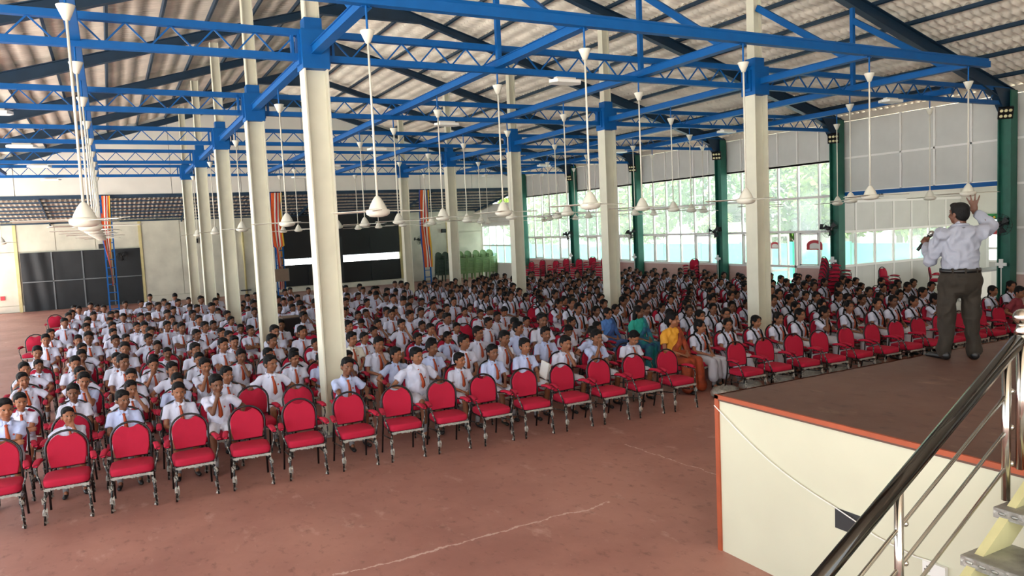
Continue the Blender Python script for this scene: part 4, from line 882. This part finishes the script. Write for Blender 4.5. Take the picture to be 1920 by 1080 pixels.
# ---------------------------------------------------------------- audience
PT="""1,-1.29,1.11,b, 1,-0.62,0.93,b,lean 1,0.0,1.05,b, 1,0.67,1.07,b, 1,1.14,1.12,b,chinL 1,2.96,1.13,b,tilt 1,4.03,1.16,b,fat 1,4.72,1.02,b, 1,5.3,1.08,b,lap0 1,5.87,1.12,b, 1,6.6,1.09,b,chinR 1,7.22,1.13,b,mouthL 1,7.94,1.05,b, 1,8.9,1.27,w2, 1,9.48,1.09,g, 1,10.12,1.06,g, 1,10.85,1.05,g, 1,11.42,1.06,g, 1,11.99,1.08,g, 1,12.61,1.08,g,chinL 1,13.38,1.12,g, 1,14.2,1.11,g, 1,14.71,1.12,g, 1,15.32,1.07,g, 1,15.99,1.07,g,chinL 1,18.11,1.08,g, 1,18.76,1.14,g, 2,-1.22,1.02,b, 2,-0.6,1.06,b, 2,0.12,1.02,b,mouthR 2,0.72,1.05,b, 2,1.4,1.06,b, 2,2.05,1.15,b,rest 2,4.04,1.06,b, 2,4.65,1.11,b, 2,5.25,1.14,b, 2,5.97,1.14,b, 2,6.81,1.12,b, 2,7.81,1.04,b, 2,10.33,1.12,g, 2,11.01,1.1,g, 2,12.91,1.08,g, 2,13.68,1.06,g, 2,14.51,1.12,g, 2,14.97,1.07,g, 2,15.54,1.07,g, 2,16.19,1.08,g, 2,17.02,1.08,g, 3,-0.49,1.07,b,chinR 3,0.14,1.04,b, 3,0.72,1.07,b, 3,1.2,1.09,b,chinL 3,2.59,1.03,b, 3,3.03,0.93,b,glasses 3,3.48,0.96,b, 3,4.03,1.13,b, 3,5.04,1.01,b, 3,5.97,1.12,b, 3,6.82,1.13,b, 3,7.32,1.24,b, 3,7.82,0.99,b, 3,8.56,0.98,b, 3,9.59,1.2,w1, 3,10.37,1.07,g, 3,10.88,1.11,g, 3,11.54,1.09,g, 3,12.07,1.09,g, 3,13.29,1.13,g, 3,13.78,1.11,g, 3,14.64,1.1,g, 3,15.35,1.06,g, 3,16.44,1.08,g, 3,17.31,1.09,g, 3,17.82,1.1,g, 3,18.72,1.05,g, 4,-1.35,1.03,b,cheekL 4,-0.57,1.02,b, 4,0.06,1.14,b, 4,0.5,1.05,b,mouthL 4,1.21,1.05,b, 4,1.88,1.04,b, 4,2.35,1.01,b, 4,2.8,0.96,b, 4,3.86,1.13,b, 4,5.13,1.0,b, 4,5.75,0.92,b, 4,7.23,1.09,b, 4,7.8,0.94,b, 4,8.58,0.99,b, 4,9.49,1.1,w0, 4,10.51,1.1,g, 4,11.63,1.1,g, 4,12.38,1.15,g, 4,13.43,0.97,g, 4,14.46,1.13,g, 4,15.37,1.02,g, 4,16.56,1.14,g, 4,17.27,0.98,g, 4,18.19,1.0,g, 4,18.79,1.06,g, 4,19.41,1.04,g, 5,-1.41,1.06,b,cheekL 5,-0.67,1.08,b, 5,-0.04,1.06,b, 5,0.54,0.98,b, 5,1.24,1.1,b, 5,1.73,1.13,b, 5,2.6,1.12,b, 5,3.4,0.95,b, 5,4.37,0.99,b, 5,5.77,1.03,b, 5,6.36,0.99,b, 5,7.11,1.03,b, 5,8.01,0.97,b, 5,9.34,1.14,g, 5,9.83,1.05,g, 5,10.37,1.04,g, 5,11.03,1.08,g, 5,11.69,0.95,g, 5,12.47,1.02,g, 5,13.32,1.07,g, 5,13.86,1.08,g, 5,15.21,1.12,g, 5,16.09,0.98,g, 5,16.76,1.1,g, 5,18.09,1.09,g, 5,18.57,0.96,g, 5,19.38,1.04,g, 6,-1.29,0.96,b, 6,-0.6,1.07,b, 6,0.11,1.12,b, 6,0.82,0.95,b,chinR 6,2.04,1.05,b,chinR 6,2.83,1.17,b, 6,3.37,1.11,b, 6,4.34,1.13,b, 6,4.87,0.94,b, 6,5.49,1.06,b, 6,5.96,0.98,b, 6,6.57,1.09,b, 6,7.8,1.02,b, 6,9.77,1.16,g, 6,10.71,1.07,g, 6,11.24,1.1,g, 6,11.93,1.08,g, 6,12.75,1.01,g, 6,13.31,0.96,g, 6,14.08,1.1,g, 6,14.96,0.96,g, 6,16.24,1.15,g, 6,17.02,1.01,g, 6,17.5,1.03,g, 6,18.26,1.06,g, 6,19.06,1.08,g, 6,19.58,1.0,g, 7,-1.36,1.1,b, 7,-0.62,1.07,b, 7,0.7,0.99,b,mouthL 7,2.08,1.05,b, 7,5.27,1.0,b, 7,6.06,1.12,b, 7,6.92,0.99,b, 7,7.82,1.0,b, 7,8.41,1.02,b, 7,9.97,1.08,g, 7,10.45,1.06,g, 7,11.27,1.11,g, 7,12.07,1.04,g, 7,12.78,1.06,g, 7,13.64,1.03,g, 7,14.17,0.97,g, 7,15.73,1.04,g, 7,16.2,1.04,g, 7,17.82,1.05,g, 7,18.27,1.08,g, 7,18.94,0.97,g, 8,-0.52,1.18,b, 8,-0.04,1.07,b, 8,0.59,1.04,b, 8,1.54,1.04,b, 8,2.05,1.02,b, 8,2.66,1.02,b, 8,3.32,1.08,b, 8,5.15,0.94,b, 8,5.93,1.09,b, 8,6.68,1.07,b, 8,7.19,0.99,b, 8,7.84,0.98,b, 8,8.49,0.96,b, 8,10.09,1.04,g, 8,10.72,1.04,g, 8,11.35,1.06,g, 8,12.98,1.02,g, 8,13.72,0.98,g, 8,14.39,1.03,g, 8,15.01,0.96,g, 8,15.72,1.05,g, 8,16.46,1.02,g, 8,17.11,1.01,g, 8,18.62,1.06,g, 8,19.27,1.08,g, 8,19.79,1.0,g, 9,-1.34,1.12,b, 9,-0.75,1.05,b, 9,0.18,0.98,b, 9,0.67,1.08,b, 9,1.32,1.11,b, 9,1.82,1.09,b, 9,2.58,0.97,b, 9,3.1,0.93,b,chinL 9,4.05,1.12,b, 9,5.39,1.03,b, 9,6.13,1.06,b, 9,6.74,1.11,b, 9,7.76,1.01,b, 9,8.42,0.94,b, 9,9.66,1.18,g, 9,10.52,1.03,g, 9,11.03,1.13,g, 9,11.58,0.96,g, 9,12.18,0.99,g, 9,12.89,1.02,g, 9,13.48,1.03,g, 9,14.45,1.02,g, 9,15.02,1.04,g, 9,15.85,0.93,g, 9,16.39,1.0,g, 9,17.06,1.04,g, 9,18.03,1.04,g, 9,19.16,1.07,g, 9,20.46,0.94,g, 10,-0.07,1.03,b, 10,0.58,1.12,b, 10,1.07,1.09,b, 10,2.1,1.01,b, 10,5.3,1.04,b, 10,5.88,0.95,b, 10,6.68,0.96,b, 10,7.76,1.01,b, 10,8.38,1.07,b, 10,9.38,1.09,g, 10,9.99,1.1,g, 10,10.66,1.02,g, 10,12.15,1.05,g, 10,13.09,1.03,g, 10,13.9,1.06,g, 10,14.6,1.02,g, 10,15.19,1.07,g, 10,15.95,0.99,g, 10,16.88,1.04,g, 10,17.39,1.02,g, 10,18.88,1.03,g, 11,-1.37,1.05,b, 11,-0.63,1.11,b, 11,-0.08,1.09,b, 11,0.44,1.04,b, 11,1.32,0.97,b, 11,1.86,1.08,b, 11,2.64,0.99,b, 11,4.47,1.09,b, 11,5.63,0.97,b, 11,7.23,1.13,b, 11,7.82,1.04,b, 11,9.67,1.11,g, 11,10.95,1.09,g, 11,11.64,0.99,g, 11,12.97,0.99,g, 11,13.46,1.02,g, 11,14.92,1.07,g, 11,15.63,1.18,g, 11,16.08,1.05,g, 11,16.76,0.96,g, 11,17.35,1.06,g, 11,18.47,0.95,g, 11,18.99,1.06,g, 11,19.65,0.99,g, 12,1.31,1.05,b, 12,1.82,1.13,b, 12,2.68,1.05,b, 12,3.37,1.07,b, 12,4.03,1.11,b, 12,4.57,1.16,b, 12,5.89,1.13,b, 12,6.52,1.06,b, 12,7.3,1.12,b, 12,7.83,1.04,b, 12,8.59,0.97,b, 12,9.16,1.12,g, 12,9.63,1.08,g, 12,10.77,1.07,g, 12,11.26,1.17,g, 12,12.05,0.95,g, 12,12.61,1.2,g, 12,13.23,1.02,g, 12,13.7,1.14,g, 12,14.34,1.09,g, 12,15.42,1.08,g, 12,16.05,1.02,g, 12,16.84,1.13,g, 12,17.62,1.03,g, 12,18.46,1.02,g, 12,18.99,0.98,g, 12,19.5,0.95,g, 13,-1.18,1.12,b, 13,-0.65,1.1,b, 13,-0.14,1.05,b, 13,0.61,1.1,b, 13,1.26,1.12,b, 13,2.4,1.21,b, 13,3.53,1.2,b, 13,4.6,1.01,b, 13,5.2,1.1,b, 13,7.42,1.09,b, 13,10.35,1.12,g, 13,10.91,1.03,g, 13,11.43,1.01,g, 13,12.77,0.98,g, 13,13.45,1.05,g, 13,14.07,1.03,g, 13,14.76,1.02,g, 13,15.89,1.06,g, 13,16.63,1.03,g, 13,17.42,1.16,g, 13,17.9,1.02,g, 13,18.7,1.02,g, 13,19.27,1.03,g, 13,19.98,0.96,g, 14,0.19,1.05,b, 14,0.82,1.02,b, 14,2.66,0.99,b, 14,3.5,0.97,b, 14,4.72,1.14,b, 14,6.48,1.12,b, 14,7.37,1.11,b, 14,8.34,1.07,b, 14,10.17,1.11,g, 14,11.18,1.13,g, 14,11.78,1.15,g, 14,12.89,0.97,g, 14,13.55,1.0,g, 14,14.54,1.08,g, 14,15.14,1.05,g, 14,15.76,1.01,g, 14,17.07,1.04,g, 14,17.91,1.06,g, 14,18.85,1.0,g, 14,19.48,1.09,g, 14,19.93,1.01,g, 14,20.67,0.96,g, 15,-1.16,1.11,b, 15,-0.55,1.08,b, 15,-0.1,1.06,b, 15,1.54,1.06,b, 15,2.2,1.06,b, 15,3.45,0.97,b, 15,4.72,1.06,b, 15,7.11,1.04,b, 15,7.66,1.19,b, 15,8.11,1.11,b, 15,9.44,1.1,g, 15,10.25,1.11,g, 15,10.76,1.02,g, 15,11.94,1.02,g, 15,12.48,1.11,g, 15,13.2,0.98,g, 15,13.88,1.03,g, 15,14.49,1.04,g, 15,15.47,1.2,g, 15,15.95,1.03,g, 15,17.39,1.01,g, 15,18.03,1.02,g, 15,19.02,1.09,g, 15,19.53,1.06,g, 16,-1.12,1.11,b, 16,0.04,1.0,b, 16,1.19,1.14,b, 16,2.07,1.02,b, 16,3.66,1.0,b, 16,4.75,1.06,b, 16,5.37,1.05,b, 16,7.79,1.01,b, 16,8.69,1.01,b, 16,10.24,1.04,g, 16,10.8,1.1,g, 16,11.7,1.1,g, 16,12.33,1.1,g, 16,13.89,0.99,g, 16,14.74,1.06,g, 16,15.44,0.99,g, 16,16.14,0.98,g, 16,16.78,1.02,g, 16,18.18,0.98,g, 16,19.07,0.95,g, 17,0.98,1.09,b, 17,1.52,1.05,b, 17,2.5,1.17,b, 17,2.95,1.08,b, 17,7.86,1.07,b, 17,8.37,1.06,b, 17,9.49,1.12,g, 17,10.01,1.06,g, 17,10.5,1.07,g, 17,11.81,1.06,g, 17,12.29,1.09,g, 17,13.76,1.07,g, 17,14.68,0.95,g, 17,15.46,1.03,g, 17,16.22,1.06,g, 17,17.06,1.03,g, 17,19.03,1.01,g, 17,19.61,1.0,g, 18,-1.0,1.08,b, 18,-0.31,1.06,b, 18,1.89,1.07,b, 18,4.09,1.06,b, 18,5.01,1.11,b, 18,7.52,1.11,b, 18,8.03,1.12,b, 18,9.62,1.12,b, 18,10.55,1.08,g, 18,11.17,1.03,g, 18,11.81,1.07,g, 18,13.1,1.05,g, 18,13.59,1.15,g, 18,15.07,1.11,g, 18,16.0,1.1,g, 18,16.49,0.93,g, 18,18.13,0.95,g, 18,19.36,1.08,g, 18,19.97,1.01,g, 19,-1.17,1.06,b, 19,-0.52,1.03,b, 19,0.32,1.07,b, 19,0.81,1.06,b, 19,1.52,1.05,b, 19,2.29,1.04,b, 19,3.22,1.1,b, 19,4.5,1.04,b, 19,5.55,1.08,b, 19,6.39,1.07,b, 19,7.6,1.06,b, 19,9.71,1.07,b, 19,11.36,1.11,g, 19,13.38,1.05,g, 19,13.88,1.07,g, 19,14.44,1.06,g, 19,15.74,1.06,g, 19,16.84,0.92,g, 19,18.46,1.02,g, 20,-0.72,1.05,b, 20,5.92,1.06,b, 20,17.77,0.95,g, 21,1.98,1.09,b, 22,1.2,1.07,b,"""
rows={}
for t in PT.split():
    r,x,z,s,o=t.split(','); rows.setdefault(int(r),[]).append([float(x),float(z),s,o])
plist=[]
for r in sorted(rows):
    rows[r].sort()
    for i,(x,z,s,o) in enumerate(rows[r]): plist.append((r,i+1,x,z,s,o))
NEAR_FULL=4; stuffP=[];stuffX=[];chS=[];chX=[]; nind=0; nch=0
R5=random.Random(21); T0=__import__('time').time()
plist.sort(key=lambda p:(p[0]+ (abs(p[2]-5)/14)))
for idx,(r,i,x,z,s,o) in enumerate(plist):
    yc=rowy(x,r)+.25; want=math.degrees(math.atan2(8-x,max(yc-5,1)))*.85
    if s[0]=='w': v='w'+s
    elif o: v=s+o
    elif s=='b': v='b'+R5.choice(['lap0','lapP','lapP','rest','cross','chinR'] if want>12 else ['lap0','lap0','down','mouthR','rest'] if want>-12 else ['lapM','lap0','lapM'])
    else: v='g'+R5.choice(['lapP','lapP','lap0','short'] if want>10 else ['lap0','lap0','chinL','lapP'] if want>-15 else ['lapM','lap0','lap0','lapM'])
    if v not in VAR: v=s+'lap0'
    hc=VAR[v]['hc']; sc=min(max(z/hc[2],.86),1.1); px=x-hc[0]*sc; jit=R5.uniform(-.05,.05)
    py=rowy(x,r)+.24+.02+jit*.4
    ind=idx<300
    who={'b':'schoolboy in white shirt and orange tie','g':'schoolgirl in white uniform and tie','w0':'woman in a blue saree and glasses','w1':'long-haired woman in a teal and navy saree','w2':'woman in yellow blouse and rust-orange saree'}[s]
    if s[0]=='w': lab=who+' seated among the schoolgirls'
    elif o=='glasses': lab='schoolboy wearing glasses, orange tie, seated beside the nearest left column'
    elif o=='slouch': lab='slouching schoolboy resting his cheek on his raised hand, behind the front chairs'
    elif o=='lean': lab='schoolboy leaning forward with hand at chin, right behind a front chair'
    elif o in('chinL','chinR','cheekL','mouthL','mouthR'): lab=f'{"schoolboy" if s=="b" else "schoolgirl"} with hand raised to face, {ordw(i)} from left in {ordw(r)} occupied row'
    elif o=='fat': lab=f'heavyset schoolboy in orange tie, {ordw(i)} from left in {ordw(r)} occupied row'
    else: lab=f'{who}, {ordw(i)} from left in {ordw(r)} occupied row'
    rz=math.radians(R5.uniform(-5,5))
    if ind:
        shirt=None
        if s=='b' and R5.random()<.22: shirt='shirt_blue'
        elif s=='b' and R5.random()<.12: shirt='shirt_cream'
        if r==1 and abs(x-5.87)<.1: shirt='shirt_blue'; FOLD=(px,py)
        person(v,px,py,sc,lab,r<=NEAR_FULL or s[0]=='w','seated audience',rz,shirt)
    else: stuffP.append(lod(v,'far')); stuffX.append(mxf(px,py,0,rz,sc))
    cr=math.radians(R5.uniform(-4,4))
    if idx<195: chair(x,yc,cr,r<=2,f'red armchair under the {ordw(i)} sitter from left in {ordw(r)} occupied row','occupied red armchairs')
    else: chS.append(CHF); chX.append(mxf(x,yc,0,cr))
def stuff(name,meshes,xf,label,cat):
    o=ob(name,join(meshes,name,xf)); o['kind']='stuff'; return tag(o,label,cat)
stuff('seated_crowd',stuffP,stuffX,'distant rows of seated pupils at the back of the audience','crowd'); stuff('armchair_rows',chS,chX,'distant red armchairs under the rear rows of pupils','chairs')
bb=B(); bb.box((-.012,-.1,0),(.012,.1,.27)); bb.box((.03,-.1,.0),(.045,.1,.25)); bb.box((-.012,.09,0),(.045,.1,.24))
tag(ob('folder',bb.mesh('folder','plastic_white'),None,(FOLD[0]+.2,FOLD[1]-.12,.6),(.2,.12,.15)),'white folder held upright by a boy in a light blue shirt','folder')
for i,(x,y) in enumerate(((9.1,9.55),(9.75,9.6),(10.5,9.55),(11.2,9.5),(12.0,9.5),(12.8,9.45))):
    bb=B(); bb.ell((0,0,.07),(.26,.18,.09),None,26,14); me=bb.mesh('plastic_cover','wrap',True); wrinkle(me,.03,18,40+i); wrinkle(me,.015,40,60+i)
    tag(ob('plastic_cover',me,None,(x,y,.03),(0,0,i*.8)),f'crumpled pale plastic cover on the floor, {ordw(i+1)} right of the front row gap','plastic cover','crumpled covers under the chairs')
# front row of empty chairs
FR=[-1.29+.6653*i for i in range(15)]
for i,x in enumerate(FR): chair(x,9.68+ROT*(x+.63)+.25,math.radians(R5.uniform(-3,3)-1.5),True,f'empty red padded armchair, {ordw(i+1)} from left in the front row','empty front row armchairs')
for i,x in enumerate([9.38,10.02,10.70,11.34,12.04,12.74,13.41,14.06,14.71,15.36,16.0,16.62]):
    chair(x,9.68+ROT*x+.25-.17,math.radians(R5.uniform(-3,3)-2),True,f'empty red padded armchair, {ordw(i+1)} right of the front row gap'+(', behind the speaker' if i in (8,9,10) else ''),'empty front row armchairs')
EM=[(6.74,13),(9.9,8),(10.6,7.6),(7.0,6),(3.75,7),(2.25,1),(1.68,1.35),(-1.7,18.7),(-1.85,12.4),(10.2,14)]
el=['beside the far rows before the black partition','dark red back seen above the boys at the middle','second of two empty backs seen at the middle','among boys left of the right columns','behind the boy by the second left column','just left of the nearest left column','second left of the nearest left column','at the far left end of the back rows','at the left end of the middle rows','in the far middle of the girls']
for (x,r),l in zip(EM,el): chair(x,rowy(x,r)+.25,math.radians(R5.uniform(-8,8)),False,'empty red armchair '+l,'empty armchairs in the crowd')
# stacked red chairs
def stack(x,y,rz,n,dz,where,dx=0,dy=0):
    for i in range(n): 
        f='bottom' if i==0 else 'top' if i==n-1 else ordw(i+1)+' from bottom'
        chair(x+dx*i,y+dy*i,rz,False,f'red armchair, {f} of the stack {where}','stacked red armchairs',z=dz*i)
wh=['nearest the rear end of the hall','second from the rear end','third from the rear end','fourth from the rear end','fifth from the rear end','sixth from the rear end','just left of the second right column']
for j,(y,n) in enumerate(((36.2,3),(35.0,4),(33.6,4),(32.6,5),(31.4,5),(30.2,6),(29.2,6))): stack(20.3,y,-math.pi/2+.25,n,.115,wh[j])
stack(20.45,23.2,-math.pi/2+.2,6,.115,'alone below the middle windows'); stack(19.45,15.9,1.15,8,.115,'tallest, before the annex post',dx=.03,dy=.0); stack(20.25,16.0,.2,6,.115,'middle one before the annex post'); stack(20.6,14.6,.1,5,.11,'by the annex opening')
chair(23.6,14.3,.25,True,'red armchair facing the hall in the annex, darker one',None,z=AZ); chair(25.4,16.2,.5,True,'bright red armchair standing by the annex windows',None,z=AZ); chair(27.0,13.6,-.9,True,'red armchair with purple arms in front of the white annex counter',None,z=AZ)
# green plastic chairs
def green_mesh():
    bb=B(); bb.box((-.23,-.22,.42),(.23,.2,.445)); bb.box((-.23,-.235,.39),(.23,-.215,.445))
    for s in (-1,1):
        for y,d in ((-.2,-.03),(.2,.05)): bb.bar((s*.225,y,.43),(s*.25,y+d,0),.045,.03)
        bb.bar((s*.24,-.2,.62),(s*.25,.2,.64),.05,.03); bb.bar((s*.24,-.19,.43),(s*.245,-.2,.62),.04,.035)
    pts=arch(.46,.45,10); bb2=[]
    n=len(pts)
    for d in (0,.02):
        for x,z in pts: bb2.append((x,.2+d+z*.24+.05*(x/.23)**2*-1,.44+z))
    bb.add(bb2,[tuple(range(n-1,-1,-1)),tuple(range(n,2*n))]+[(k,(k+1)%n,n+(k+1)%n,n+k) for k in range(n)])
    for q in range(6): bb.box((-.17,-.232,.40-.0*q),(.17,-.228,.405))
    return bb
gm=green_mesh().mesh('plastic_chair','greenchair'); gd=green_mesh().mesh('plastic_chair','greenchair_dark')
gw=['leftmost dark green','second dark green','first green right of the column','second green right of the column','third green right of the column','fourth green right of the column','fifth green right of the column','sixth green right of the column','rightmost green']
for j,(x,dk) in enumerate(((17.55,1),(18.0,1),(18.95,0),(19.5,0),(20.05,0),(20.55,0),(21.0,0))):
    for i in range(13):
        f='bottom' if i==0 else 'top' if i==12 else ordw(i+1)+' from bottom'
        tag(ob('plastic_chair',gd if dk else gm,None,(x,42.3-.012*i,.075*i),(0,0,R5.uniform(-.02,.02))),f'plastic chair, {f} of the {gw[j]} stack','chair','stacked green plastic chairs')
# ---------------------------------------------------------------- person in maroon at the right edge
person('mm0',17.28,9.17,1.0,'person in a maroon shirt seated at a small desk at the right edge',True,None,math.radians(8))
chair(17.28,9.22,0,True,'red armchair under the person in maroon at the right edge')
e=empty('writing_desk',(17.2,8.72,0)); bb=B(); bb.box((-.45,-.25,.70),(.75,.25,.73)); ob('desktop',bb.mesh('desktop','desk_wood'),e); lg=B().box((-.02,-.02,0),(.02,.02,.70)).mesh('leg','black')
for x in (-.42,.72):
    for y in (-.22,.22): ob('leg',lg,e,(x,y,0))
tag(e,'small desk before the person in maroon at the right edge','desk')
e=ob('notebook',B().box((-.12,-.09,0),(.16,.09,.02)).mesh('notebook','book'),None,(17.15,8.75,.73),(0,0,.3)); tag(e,'pale yellow notebook lying on the desk at right edge','book')
# ---------------------------------------------------------------- the speaker on stage
def speaker():
    # local frame: facing +y, x to his right, standing at z=0; height about 1.67
    b_=B(); sh=B(); tr=B(); Rh=rotm(math.radians(180+32),math.radians(-4),0)
    hip=V(0,0,.88); N=V(-.005,-.02,1.375); hc=V(-.015,.0,1.535)
    headprims(b_,hc,Rh,1.02); b_.cap(N-V(0,0,.05),hc+Rh@V(0,.02,-.06),.062,.056,14); b_.cap(hip,N-V(0,0,.1),.12,.13,14,.7,side=V(0,1,0))
    # shirt
    sh.cap(V(0,.0,.92),V(0,-.005,1.1),.175,.172,22,.76,side=V(0,1,0)); sh.cap(V(0,-.005,1.08),V(0,-.015,1.26),.172,.178,22,.68,side=V(0,1,0)); sh.ell((0,.09,1.02),(.15,.11,.13)); sh.cap(V(-.155,-.02,1.315),V(.155,-.02,1.33),.075,.075,16,.85); sh.cap(V(0,-.02,1.31),V(0,-.02,1.375),.1,.066,16)
    sh.cap(V(0,-.022,1.365),V(-.003,-.018,1.41),.067,.064,16)
    # right arm raised beside the head
    S=V(.19,-.02,1.325); El=V(.30,.03,1.40); Wt=V(.17,.10,1.545); hd=nrm(V(-.35,.1,1))
    b_.cap(S,El,.05,.042,12); b_.cap(El,Wt,.04,.028,12); sh.cap(S,El,.08,.063,16); sh.cap(El,El+(Wt-El)*.84,.063,.046,16)
    hand(b_,Wt,nrm(V(-.08,.05,1)),V(.25,1,0),-1,1.08,.05,.26)
    # left arm holding the microphone
    S2=V(-.19,-.02,1.315); E2=V(-.25,.11,1.05); W2=V(-.235,.30,1.205); 
    b_.cap(S2,E2,.05,.042,12); b_.cap(E2,W2,.04,.029,12); sh.cap(S2,E2,.08,.066,16); sh.cap(E2,E2+(W2-E2)*.86,.064,.048,16)
    md=nrm(V(.52,.1,.62)); mc=V(-.225,.365,1.25)
    b_.ell(W2+V(.006,.045,.03),(.036,.045,.04)); 
    sd=nrm(np.cross(md,V(0,1,0)))
    for i in range(4):
        c=mc+md*(.03-.021*i); ring=[c+ (V(0,-1,0)*math.cos(t)+sd*math.sin(t))*.029 for t in [-.6+2.9*q/5 for q in range(6)]]
        for a,c2 in zip(ring,ring[1:]): b_.cap(a,c2,.0105,.0105,8)
    b_.cap(W2+V(.02,.03,.03),mc+md*.05+V(0,-.028,0),.013,.011,8)
    # legs
    parts={}
    for s in (-1,1):
        hp_=V(s*.095,.0,.86); kn=V(s*.115,.025 if s<0 else .01,.47); an=V(s*.125+(-.03 if s<0 else .01),.0,.09)
        b_.cap(hp_,kn,.075,.055); b_.cap(kn,an,.05,.038)
        tr.cap(hp_,kn,.112,.086,18); tr.cap(kn,an+V(0,0,.03),.083,.07,18); tr.cap(an+V(0,0,.05),an+V(0,.01,.005),.072,.075,16)
        fd=nrm(V(-.55,.8,0)) if s<0 else nrm(V(.15,1,0)); q=B(); q.ell(an+V(0,-.01,-.045)-fd*.02,(.046,.055,.05)); q.cap(an-fd*.03+V(0,0,-.055),an+fd*.15+V(0,0,-.06),.042,.038,12,.8); q.cap(an+fd*.1+V(0,0,-.063),an+fd*.2+V(0,0,-.068),.036,.024,12,.75)
        parts['shoe'+'LR'[s>0]]=fuse(q,'shoe','shoe',.009,2)
    tr.ell((0,-.01,.87),(.168,.13,.1)); tr.cap(V(0,0,.82),V(0,-.002,.872),.184,.188,24,.79,side=V(0,1,0)); 
    for s in (-1,1): tr.ell((s*.075,-.065,.83),(.085,.072,.09))
    o=ob('person',fuse(b_,'person','skin_man',.0075,2)); tag(o,'man standing on the stage, grey shirt, brown trousers, arm raised, microphone in hand','person')
    ob('shirt',fuse(sh,'shirt','shirt_man',.009,2,.013,19),o); ob('trousers',fuse(tr,'trousers','trousers',.010,2,.012,15),o)
    bt=B(); n=28; vs=[]
    for r,z in ((1.0,.925),(1.035,.925),(1.035,.965),(1.0,.965)):
        for k in range(n): t=2*math.pi*k/n; vs.append((.189*r*math.cos(t),.150*r*math.sin(t)-.002,z+.004*math.sin(t)))
    bt.add(vs,[(i*n+k,i*n+(k+1)%n,((i+1)%4)*n+(k+1)%n,((i+1)%4)*n+k) for i in range(4) for k in range(n)]); be=ob('belt',bt.mesh('belt','belt',True),o)
    lp=B(); 
    for t in (-2.2,-1.57,-.9): lp.box((.193*math.cos(t)-.008,.153*math.sin(t)-.008,.915),(.193*math.cos(t)+.008,.153*math.sin(t)+.008,.972))
    ob('belt_loop',lp.mesh('belt_loop','trousers'),be)
    hb=B(); A=lambda x,y,z:hc+Rh@(V(x,y,z)*1.02); E=lambda c,r:hb.ell(A(*c),[q*1.02 for q in r],Rh,20,12)
    E((0,.014,.052),(.080,.093,.067)); E((0,.045,.005),(.075,.062,.09)); E((0,-.045,.083),(.058,.042,.03)); [E((q*.067,.012,.022),(.014,.042,.05)) for q in (-1,1)]
    ob('hair',fuse(hb,'hair','hair',.0085,2),o)
    cl_=B(); cl_.tube([N+V(.072*math.cos(t),.01+.07*math.sin(t),.035-.012*math.sin(t)) for t in [2*math.pi*q/20 for q in range(21)]],.017,8,cap=False); ob('collar',cl_.mesh('collar','shirt_man',True),o)
    ed=B(); ed.tube([N+V(.079*math.cos(t),.0+.078*math.sin(t),.012) for t in [math.pi+math.pi*q/12 for q in range(13)]],.006,6); ob('collar_band',ed.mesh('collar_band','black'),o)
    eb=B()
    for q in (-1,1): eb.ell(A(q*.0295,-.0735,.009),(.016,.006,.007),Rh,10,6,0); eb.ell(A(q*.0295,-.0785,.009),(.0072,.0034,.0066),Rh,8,6,1)
    ob('face_features',eb.mesh('face_features',['eye_white','iris'],True),o)
    for k,me in parts.items(): ob('shoe',me,o)
    mi=empty('microphone'); 
    ob('handle',B().tube([mc-md*.13,mc-md*.1,mc+md*.07],[.0165,.017,.022],14).mesh('handle','black',True),mi)
    ob('grille',B().ell(mc+md*.105,(.03,.03,.032),None,14,10).mesh('grille','mic_metal',True),mi); ob('ring',B().tube([mc+md*.068,mc+md*.082],.028,14).mesh('ring','mic_metal',True),mi)
    tag(mi,'black handheld microphone with silver grille in the speaker\'s left hand','microphone')
    return o,mi
sp,mi=speaker()
for o in (sp,mi): o.location=(7.86,4.76,1.46); o.rotation_euler=(0,0,-math.radians(40))
bpy.data.scenes.remove(TS)
